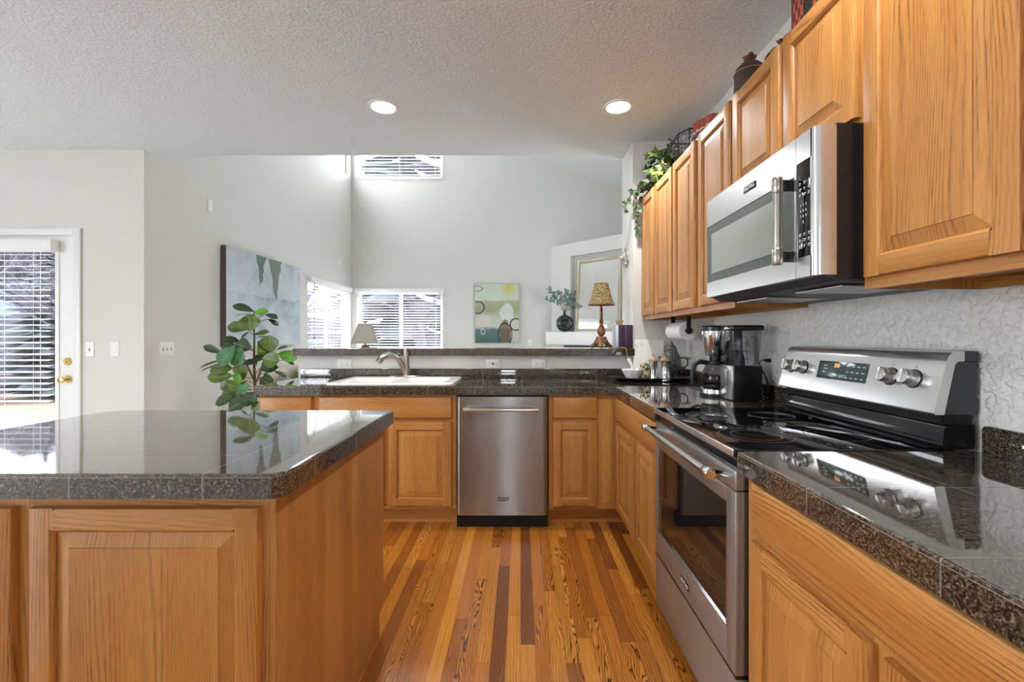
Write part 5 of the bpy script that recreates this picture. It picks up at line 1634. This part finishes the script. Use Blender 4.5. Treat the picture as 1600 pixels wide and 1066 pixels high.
m = MB(); m.ring([(0.1085, 0.338), (0.1085, 0.344), (0.1045, 0.344), (0.1045, 0.338)], (lx, ly, BT), 'antique_bronze', 32); m.ring([(0.057, 0.503), (0.057, 0.508), (0.054, 0.508), (0.054, 0.503)], (lx, ly, BT), 'antique_bronze', 32); m.build('shade_trim', sh)
m = MB(); m.tube([(lx + 0.06, ly - 0.01, BT + 0.004), (lx + 0.12, 3.56, BT + 0.004), (lx + 0.150, 3.515, BT + 0.006), (lx + 0.162, 3.492, BT + 0.002), (lx + 0.172, 3.487, 1.09), (lx + 0.185, 3.484, 1.02), (lx + 0.20, 3.480, 0.955), (lx + 0.21, 3.478, 0.945)], 0.0036, 'cord_gold', 8); m.build('cord', lp)

def binder(x0, x1, label):
    root = thing('storage_book', label, 'box', ((x0 + x1) / 2, 3.67, BT), 0, 'purple spined boxes on the bar')
    m = MB(); m.box(x0, x1, 3.552, 3.795, BT, BT + 0.180, 'pale_cover', bev=0.0015); m.build('case', root)
    m = MB(); m.box(x0 + 0.001, x1 - 0.001, 3.5465, 3.5525, BT + 0.001, BT + 0.180, 'purple_cloth', bev=0.0015); m.build('spine', root)
binder(0.7525, 0.8070, 'purple spined box on the bar, nearer the leopard lamp')
binder(0.8085, 0.8640, 'purple spined box on the bar, against the wall pier')
m = MB(); m.lathe([(0, 0), (0.020, 0), (0.021, 0.006), (0.027, 0.022), (0.034, 0.030), (0.036, 0.036), (0.032, 0.037), (0.022, 0.022), (0, 0.012)], (0.785, 3.655, BT + 0.1805), 'tan_wood', 26)
tag(m.build('small_bowl'), 'small tan bowl resting on the purple spined boxes', 'bowl')

# silver rosette on the lit side of the pier
rs = thing('wall_medallion', 'ornate silver flower medallion on the side of the wall pier', 'wall ornament', (0.866, 3.76, 1.87))
m = MB(); cz = 1.872; cyv = 3.76
m.lathe([(0.0, 0.0), (0.075, 0.0), (0.078, 0.006), (0.070, 0.016), (0.05, 0.020), (0.03, 0.030), (0, 0.036)], (0.8665, cyv, cz), 'silver_ornament', 28, '-x')
m.build('disc', rs)
m = MB()
for k in range(10):
    a = k * 2 * PI / 10
    b = Vector((0.855, cyv + 0.02 * math.cos(a), cz + 0.02 * math.sin(a)))
    m.leaf(b, b + Vector((-0.012, 0.068 * math.cos(a), 0.068 * math.sin(a))), 0.040, 'silver_ornament', (-1, 0, 0), droop=0.15, cup=0.4, n=6)
m.ball((0.826, cyv, cz), 0.018, 0.02, 0.02, 'silver_ornament')
m.build('petals', rs)
# ------------------------------------------------------------------ corner fireplace in the living room
FO = Vector((0.557, 8.268, 0)); ang = -PI / 4
FM = Matrix.Translation(FO) @ Matrix.Rotation(ang, 4, 'Z')     # local x runs along the face, -y faces the room
fpz = thing('fireplace', 'white corner fireplace with a deep mantel and recessed niche', 'fireplace', tuple(FO), ang)
LEN = 2.76
m = MB(FM)
nx0, nx1, nz1 = 0.43, 2.30, 2.625
m.box(0.004, nx0, 0, 0.12, 0, 2.85, 'wall_paint_smooth'); m.box(nx1, LEN - 0.03, 0, 0.12, 0, 2.85, 'wall_paint_smooth')
m.box(nx0, nx1, 0, 0.12, nz1, 2.85, 'wall_paint_smooth'); m.box(nx0, nx1, 0.10, 0.12, 1.0, nz1, 'wall_paint_smooth')
m.box(nx0, 0.62, 0, 0.12, 0, 1.095, 'wall_paint_smooth'); m.box(2.1, nx1, 0, 0.12, 0, 1.095, 'wall_paint_smooth'); m.box(0.62, 2.1, 0, 0.12, 1.05, 1.095, 'white_trim')
m.prism([(0.13, 0.12), (LEN - 0.06, 0.12), (LEN / 2, LEN / 2 - 0.10)], 'z', 2.80, 2.85, 'wall_paint_smooth')
m.build('chimney_breast', fpz, smooth=False)
m = MB(FM); m.box(0.0, LEN - 0.25, -0.16, 0.0995, 1.097, 1.319, 'white_trim', bev=0.006); m.build('mantel', fpz)
m = MB(FM); m.box(0.30, 2.42, -0.02, -0.0005, 0.0, 1.09, 'dark_grey_panel'); m.build('hearth_surround', fpz)
m = MB(FM); m.box(0.8, 1.9, -0.024, -0.0205, 0.08, 0.75, 'black_gloss', bev=0.003); m.build('firebox_door', fpz)

mr = thing('mantel_mirror', 'tall mirror in a pale frame leaning in the fireplace niche', 'mirror', tuple(FM @ Vector((0.98, 0.0, 1.3195))), ang)
mx0, mx1, mz0, mz1 = 0.545, 1.43, 1.3195, 2.535
lean = 0.06
SH = Matrix(((1, 0, 0, 0), (0, 1, lean, -lean * mz0), (0, 0, 1, 0), (0, 0, 0, 1)))
def fbox(m, x0, x1, y0, y1, z0, z1, mat): m.box(x0, x1, y0, y1, z0, z1, mat, bev=0.006)
m = MB(FM @ Matrix.Translation((0, -0.012, 0)) @ SH); w = 0.055
fbox(m, mx0, mx0 + w, -0.02, 0.02, mz0, mz1, 'mirror_frame'); fbox(m, mx1 - w, mx1, -0.02, 0.02, mz0, mz1, 'mirror_frame'); fbox(m, mx0 + w, mx1 - w, -0.02, 0.02, mz1 - w, mz1, 'mirror_frame'); fbox(m, mx0 + w, mx1 - w, -0.02, 0.02, mz0, mz0 + w, 'mirror_frame')
m.build('frame', mr)
m = MB(FM @ Matrix.Translation((0, -0.012, 0)) @ SH); m.box(mx0 + w, mx1 - w, -0.004, 0.010, mz0 + w, mz1 - w, 'mirror'); m.build('mirror_glass', mr)

vp = FM @ Vector((0.37, -0.085, 1.3195))
vs_ = thing('ring_vase', 'dark green round bottle vase with a hollow centre on the mantel', 'vase', tuple(vp), 0.25)
m = MB(); R, rr, n1, n2 = 0.098, 0.050, 40, 16
cz = vp.z + R + rr * 1.0
vv = []; ff = []
VR = Matrix.Translation((vp.x, vp.y, 0)) @ Matrix.Rotation(-0.15, 4, 'Z')
for i in range(n1):
    a = 2 * PI * i / n1
    for j in range(n2):
        b = 2 * PI * j / n2
        r = R + rr * math.cos(b)
        vv.append((r * math.cos(a), rr * 1.05 * math.sin(b), cz + r * math.sin(a)))
for i in range(n1):
    for j in range(n2):
        ff.append((i * n2 + j, ((i + 1) % n1) * n2 + j, ((i + 1) % n1) * n2 + (j + 1) % n2, i * n2 + (j + 1) % n2))
m.M = VR; m.add(vv, ff, 'green_glass')
m.lathe([(0, -0.006), (0.062, -0.006), (0.062, 0.006), (0, 0.006)], (0, 0, cz), 'green_glass', 24, 'y')
m.M = Matrix()
m.lathe([(0.030, 0.285), (0.024, 0.31), (0.023, 0.345), (0.028, 0.352), (0.028, 0.362), (0.018, 0.362), (0.016, 0.30), (0, 0.30)], (vp.x, vp.y, vp.z), 'green_glass', 20)
m.build('bottle', vs_)
sp = thing('olive_branches', 'grey-green leafy branches standing in the ring vase', 'branches', (vp.x, vp.y, vp.z + 0.33))
rnd = random.Random(5); m = MB(); st = MB()
tips = [(-0.27, 0.40), (-0.20, 0.30), (-0.10, 0.34), (0.02, 0.36), (0.10, 0.28), (0.20, 0.32), (0.33, 0.16), (0.27, 0.08), (-0.30, 0.22), (0.16, 0.20)]
for tx_, tz_ in tips:
    b = Vector((vp.x, vp.y, vp.z + 0.33)); t = Vector((vp.x + tx_, vp.y + rnd.uniform(-.12, .06), vp.z + 0.34 + tz_))
    pts = [b, b.lerp(t, 0.4) + Vector((0, 0, 0.05)), b.lerp(t, 0.75) + Vector((0, 0, 0.03)), t]
    st.tube(pts, [0.004, 0.003, 0.0025, 0.0015], 'stem_brown', 5)
    for k in range(15):
        f = 0.28 + 0.72 * k / 14; i = min(2, int(f * 3)); p = pts[i].lerp(pts[i + 1], f * 3 - i)
        d = (t - b).normalized() * 0.5 + Vector((rnd.uniform(-1, 1), rnd.uniform(-1, .4), rnd.uniform(-.5, .9)))
        m.leaf(p, p + d.normalized() * rnd.uniform(0.06, 0.085), 0.034, 'leaf_sage', (rnd.uniform(-.5, .5), -1, 0.4), n=5)
m.build('leaves', sp, recalc=False); st.build('stems', sp)

# ------------------------------------------------------------------ pictures
def canvas(M, w, h, mat, label, t=0.04):
    o = M @ Vector((0, 0, 0)); r = M.to_euler().z
    root = thing('canvas_painting', label, 'painting', tuple(o), r, 'canvas paintings')
    m = MB(M); m.box(-w / 2, w / 2, -t, -0.002, -h / 2, h / 2, 'canvas_edge', bev=0.002); m.build('stretcher', root)
    m = MB(M); m.add([(-w / 2, -t - 0.0008, -h / 2), (w / 2, -t - 0.0008, -h / 2), (w / 2, -t - 0.0008, h / 2), (-w / 2, -t - 0.0008, h / 2)], [(0, 1, 2, 3)], mat, uvs=[(0, 0), (1, 0), (1, 1), (0, 1)])
    m.build('painted_face', root, recalc=False)
canvas(face_east(-3.038, 5.44, 1.645), 1.56, 1.03, 'painting_blue', 'large pale blue abstract canvas on the left wall behind the leafy plant', 0.06)
canvas(face_south(-0.42, 8.27, 1.654), 0.78, 1.05, 'painting_green', 'pale green and teal abstract canvas on the far wall')

# ------------------------------------------------------------------ fiddle-leaf fig behind the counter end
gx, gy = -2.30, 3.98
fg = thing('fiddle_leaf_fig', 'potted fiddle leaf fig with big glossy leaves by the left wall', 'plant', (gx, gy, 0))
m = MB(); m.lathe([(0, 0), (0.14, 0), (0.15, 0.02), (0.19, 0.34), (0.20, 0.36), (0.185, 0.36), (0.175, 0.33), (0, 0.33)], (gx, gy, 0), 'terracotta', 32); m.build('pot', fg)
m = MB(); m.lathe([(0.0, 0.331), (0.172, 0.331), (0.15, 0.345), (0, 0.35)], (gx, gy, 0), 'soil', 24); m.build('soil', fg)
Z0 = 1.10
def P(u, v, dy=0.0): return Vector((gx + u, gy + dy, Z0 + v))
m = MB(); m.tube([(gx, gy, 0.33), (gx + 0.01, gy, 0.7), P(-0.002, -0.10), P(0.0, 0.10), P(-0.003, 0.26), P(-0.001, 0.36)], [0.014, 0.012, 0.010, 0.008, 0.006, 0.004], 'stem_brown', 8)
m.tube([P(0.0, -0.3), P(0.05, -0.18), P(0.09, -0.05), P(0.13, 0.03)], [0.008, 0.007, 0.006, 0.004], 'stem_brown', 7)
m.tube([P(0.0, -0.25), P(-0.06, -0.12), P(-0.12, 0.0), P(-0.16, 0.08)], [0.008, 0.007, 0.006, 0.004], 'stem_brown', 7)
m.build('trunk', fg)
# base (u, v), tip (u, v), width, tint, forward offset, facing — metres from the trunk's middle
LV = [((0.005, 0.345), (-0.172, 0.412), .072, 'leaf_dark', -.03, (-.3, -.7, .8)), ((0.008, 0.335), (0.142, 0.350), .070, 'leaf_bright', -.05, (0, -.8, .7)),
      ((-0.005, 0.325), (-0.165, 0.325), .030, 'leaf_dark', -.02, (0, -.2, 1)), ((0.09, 0.325), (0.192, 0.295), .058, 'leaf_dark', .02, (.2, -.6, .8)),
      ((0.11, 0.285), (0.196, 0.232), .042, 'leaf_dark', .03, (.4, -.6, .6)), ((0.00, 0.325), (0.030, 0.185), .160, 'leaf_olive', -.12, (.1, -1, .25)),
      ((-0.005, 0.205), (-0.190, 0.222), .088, 'leaf_olive', -.08, (-.2, -1, .4)), ((0.012, 0.148), (0.150, 0.180), .048, 'leaf_olive', -.05, (0, -.8, .6)),
      ((0.010, 0.122), (0.122, 0.138), .030, 'leaf_dark', -.03, (0, -.4, 1)), ((-0.025, 0.175), (-0.090, 0.118), .030, 'leaf_dark', -.05, (-.5, -.8, .3)),
      ((-0.100, 0.080), (-0.235, 0.128), .066, 'leaf_dark', -.06, (-.1, -.7, .8)), ((0.170, 0.000), (0.168, 0.140), .135, 'leaf_olive', -.08, (.1, -1, .2)),
      ((0.155, -0.015), (0.058, 0.098), .042, 'leaf_dark', -.05, (.6, -.7, .3)), ((0.012, -0.015), (0.110, 0.060), .115, 'leaf_bright', .04, (.1, -1, .3)),
      ((0.180, 0.015), (0.270, 0.052), .036, 'leaf_dark', .03, (.1, -.5, .8)), ((0.190, -0.015), (0.345, -0.058), .100, 'leaf_bright', .05, (.2, -.9, .5)),
      ((0.235, -0.070), (0.310, -0.112), .030, 'leaf_dark', .08, (.2, -.7, .7)), ((-0.130, 0.045), (-0.272, 0.018), .110, 'leaf_dark', -.04, (-.2, -.9, .5)),
      ((-0.110, 0.055), (-0.205, -0.105), .135, 'leaf_blue', -.16, (-.2, -1, .2)), ((-0.060, 0.040), (-0.108, -0.110), .110, 'leaf_blue', -.13, (.2, -1, .2)),
      ((0.000, 0.030), (-0.112, 0.075), .110, 'leaf_dark', -.08, (0, -1, .3)), ((-0.275, -0.010), (-0.435, 0.058), .056, 'leaf_dark', -.02, (-.3, -.9, .5)),
      ((-0.250, -0.070), (-0.446, -0.122), .052, 'leaf_dark', -.06, (-.2, -.5, .9)), ((-0.245, -0.098), (-0.424, -0.152), .042, 'leaf_olive', -.08, (-.2, -.4, .9)),
      ((-0.140, -0.135), (-0.312, -0.150), .098, 'leaf_olive', -.12, (-.1, -1, .4)), ((-0.130, -0.200), (-0.310, -0.202), .096, 'leaf_olive', -.15, (-.1, -1, .3)),
      ((0.090, -0.055), (0.240, -0.075), .120, 'leaf_olive', -.06, (.1, -1, .2)), ((0.060, -0.140), (0.218, -0.130), .085, 'leaf_dark', -.04, (.1, -.9, .5)),
      ((-0.055, -0.235), (-0.058, -0.090), .105, 'leaf_olive', -.12, (0, -1, .2)), ((-0.090, -0.270), (-0.055, -0.180), .085, 'leaf_bright', -.14, (0, -1, .3)),
      ((0.140, -0.215), (0.045, -0.225), .062, 'leaf_bright', .03, (0, -1, .4)), ((0.150, -0.165), (0.256, -0.212), .032, 'leaf_dark', .05, (.2, -.7, .7)),
      ((-0.120, -0.300), (0.020, -0.300), .095, 'leaf_blue', -.13, (0, -1, .4)), ((-0.060, -0.300), (-0.155, -0.270), .080, 'leaf_olive', -.12, (-.1, -1, .3)),
      ((-0.100, -0.360), (-0.268, -0.430), .090, 'leaf_dark', -.12, (-.3, -.9, .4)), ((-0.110, -0.330), (-0.235, -0.350), .085, 'leaf_olive', -.08, (-.2, -.9, .4)),
      ((-0.080, -0.370), (0.060, -0.420), .110, 'leaf_dark', -.10, (.1, -.9, .4)), ((0.010, -0.350), (0.130, -0.330), .090, 'leaf_dark', -.06, (.2, -.9, .4)),
      ((0.00, -0.40), (-0.14, -0.47), .11, 'leaf_dark', -.14, (0, -1, .3)), ((0.03, -0.42), (0.12, -0.52), .10, 'leaf_olive', -.10, (0, -1, .3)), ((-0.16, -0.25), (-0.27, -0.31), .085, 'leaf_olive', -.05, (-.2, -1, .3)), ((0.05, -0.22), (0.15, -0.30), .10, 'leaf_dark', .0, (.1, -1, .3)),
      ((-0.02, -0.06), (0.09, -0.05), .09, 'leaf_dark', .0, (0, -.6, .8)), ((0.02, -0.10), (-0.12, -0.09), .08, 'leaf_dark', .02, (0, -.6, .8)), ((0.03, -0.16), (0.15, -0.10), .08, 'leaf_dark', .06, (0, -.8, .5))]
m = MB(); st = MB(); rnd = random.Random(3)
for (bu, bv), (tu, tv), w, mt, dy, nn in LV:
    b = P(bu, bv, dy * 0.6); t = P(tu, tv, dy)
    m.leaf(b, t, w * 1.2, mt, nn, droop=0.10, cup=0.22, wide=0.66, n=9)
    st.tube([P(bu * 0.25, bv - 0.03, 0), b], 0.0028, 'stem_brown', 5)
m.build('leaves', fg, recalc=False); st.build('leaf_stalks', fg)

# ------------------------------------------------------------------ living-room furniture seen over the half wall
tl = (-2.19, 6.5)
tb = thing('side_table', 'dark wood side table under the beige lamp', 'table', (tl[0], tl[1], 0))
m = MB(); m.box(tl[0] - 0.28, tl[0] + 0.28, tl[1] - 0.28, tl[1] + 0.28, 0.60, 0.63, 'dark_wood', bev=0.004); m.build('table_top', tb)
for sx in (-1, 1):
    for sy in (-1, 1):
        m = MB(); m.box(tl[0] + sx * 0.25 - 0.02, tl[0] + sx * 0.25 + 0.02, tl[1] + sy * 0.25 - 0.02, tl[1] + sy * 0.25 + 0.02, 0, 0.60, 'dark_wood', bev=0.003); m.build('leg', tb)
bl = thing('table_lamp', 'beige panelled lamp with a copper ball body before the end window', 'lamp', (tl[0], tl[1], 0.6305))
m = MB(); m.lathe([(0, 0), (0.085, 0), (0.085, 0.02), (0.03, 0.04), (0.02, 0.09), (0.05, 0.13), (0.105, 0.22), (0.11, 0.28), (0.07, 0.36), (0.03, 0.40), (0.028, 0.42), (0.05, 0.435), (0.062, 0.45), (0.05, 0.468), (0.018, 0.478), (0.012, 0.52), (0.008, 0.78), (0, 0.78)], (tl[0], tl[1], 0.6305), 'copper', 28); m.build('base', bl)
plain('shade_linen', srgb(206, 201, 190), 0.85)
m = MB(); zb, zt = 1.140, 1.420
A = math.radians(58)
o4 = lambda r, z: [(tl[0] + r * math.cos(A + k * PI / 2), tl[1] + r * math.sin(A + k * PI / 2), z) for k in range(4)]
vs = o4(0.245, zb) + o4(0.115, zt) + o4(0.241, zb) + o4(0.111, zt)
fs = []
for k in range(4):
    j = (k + 1) % 4; fs += [(k, j, 4 + j, 4 + k), (8 + j, 8 + k, 12 + k, 12 + j), (k, 8 + k, 8 + j, j), (4 + k, 4 + j, 12 + j, 12 + k)]
m.add(vs, fs, 'shade_linen'); sh = m.build('lamp_shade', bl, smooth=False)
m = MB()
for k in range(4):
    a, b = o4(0.245, zb)[k], o4(0.115, zt)[k]; m.tube([a, b], 0.004, 'tan_wood', 6)
    m.tube([a, o4(0.245, zb)[(k + 1) % 4]], 0.004, 'tan_wood', 6)
m.build('shade_trim', sh)
m = MB(); m.lathe([(0.012, 0), (0.016, 0.01), (0.008, 0.02), (0.012, 0.032), (0, 0.045)], (tl[0], tl[1], zt - 0.01), 'dark_wood', 12); m.build('finial', bl)

sf = thing('sofa', 'cream sofa along the left wall behind the fig plant', 'sofa', (-2.55, 5.75, 0))
m = MB(); m.box(-2.99, -2.10, 4.85, 6.15, 0.12, 0.30, 'cream_cloth', bev=0.03); m.build('frame', sf)
m = MB(); m.box(-2.98, -2.72, 4.87, 6.13, 0.30, 0.88, 'cream_cloth', bev=0.07, seg=3); m.build('backrest', sf)
for y in (4.87, 5.93):
    m = MB(); m.box(-2.72, -2.12, y, y + 0.20, 0.30, 0.66, 'cream_cloth', bev=0.06, seg=3); m.build('armrest', sf)
m = MB(); m.box(-2.70, -2.08, 5.08, 5.92, 0.30, 0.48, 'cream_cloth', bev=0.05, seg=3); m.build('seat_cushion', sf)
for x in (-2.92, -2.18):
    for y in (4.92, 6.08):
        m = MB(); m.box(x - 0.025, x + 0.025, y - 0.025, y + 0.025, 0, 0.12, 'dark_wood'); m.build('leg', sf)
def pillow(c, sx, sy, sz, rz, tilt, mat, label):
    M = Matrix.Translation(c) @ Matrix.Rotation(rz, 4, 'Z') @ Matrix.Rotation(tilt, 4, 'Y')
    m = MB(M); n = 10; vs = []; fs = []
    for s in (1, -1):
        for i in range(n + 1):
            for j in range(n + 1):
                u, v = -1 + 2 * i / n, -1 + 2 * j / n
                h = (max(0, 1 - u ** 4) * max(0, 1 - v ** 4)) ** 0.5
                k = 1 - 0.06 * (u * u * v * v)
                vs.append((s * h * sx / 2, u * sy / 2 * k, v * sz / 2 * k))
    q = (n + 1) ** 2
    for s in range(2):
        for i in range(n):
            for j in range(n):
                a = s * q + i * (n + 1) + j; fs.append((a, a + 1, a + n + 2, a + n + 1))
    m.add(vs, fs, mat)
    tag(m.build('throw_pillow'), label, 'pillow', 'pillows on the cream sofa')
pillow((-2.56, 5.62, 0.71), 0.16, 0.44, 0.44, 0.1, -0.25, 'cream_cloth', 'cream throw pillow on the sofa')
pillow((-2.46, 5.20, 0.665), 0.15, 0.42, 0.36, 0.5, -0.35, 'olive_cloth', 'olive green throw pillow on the sofa')
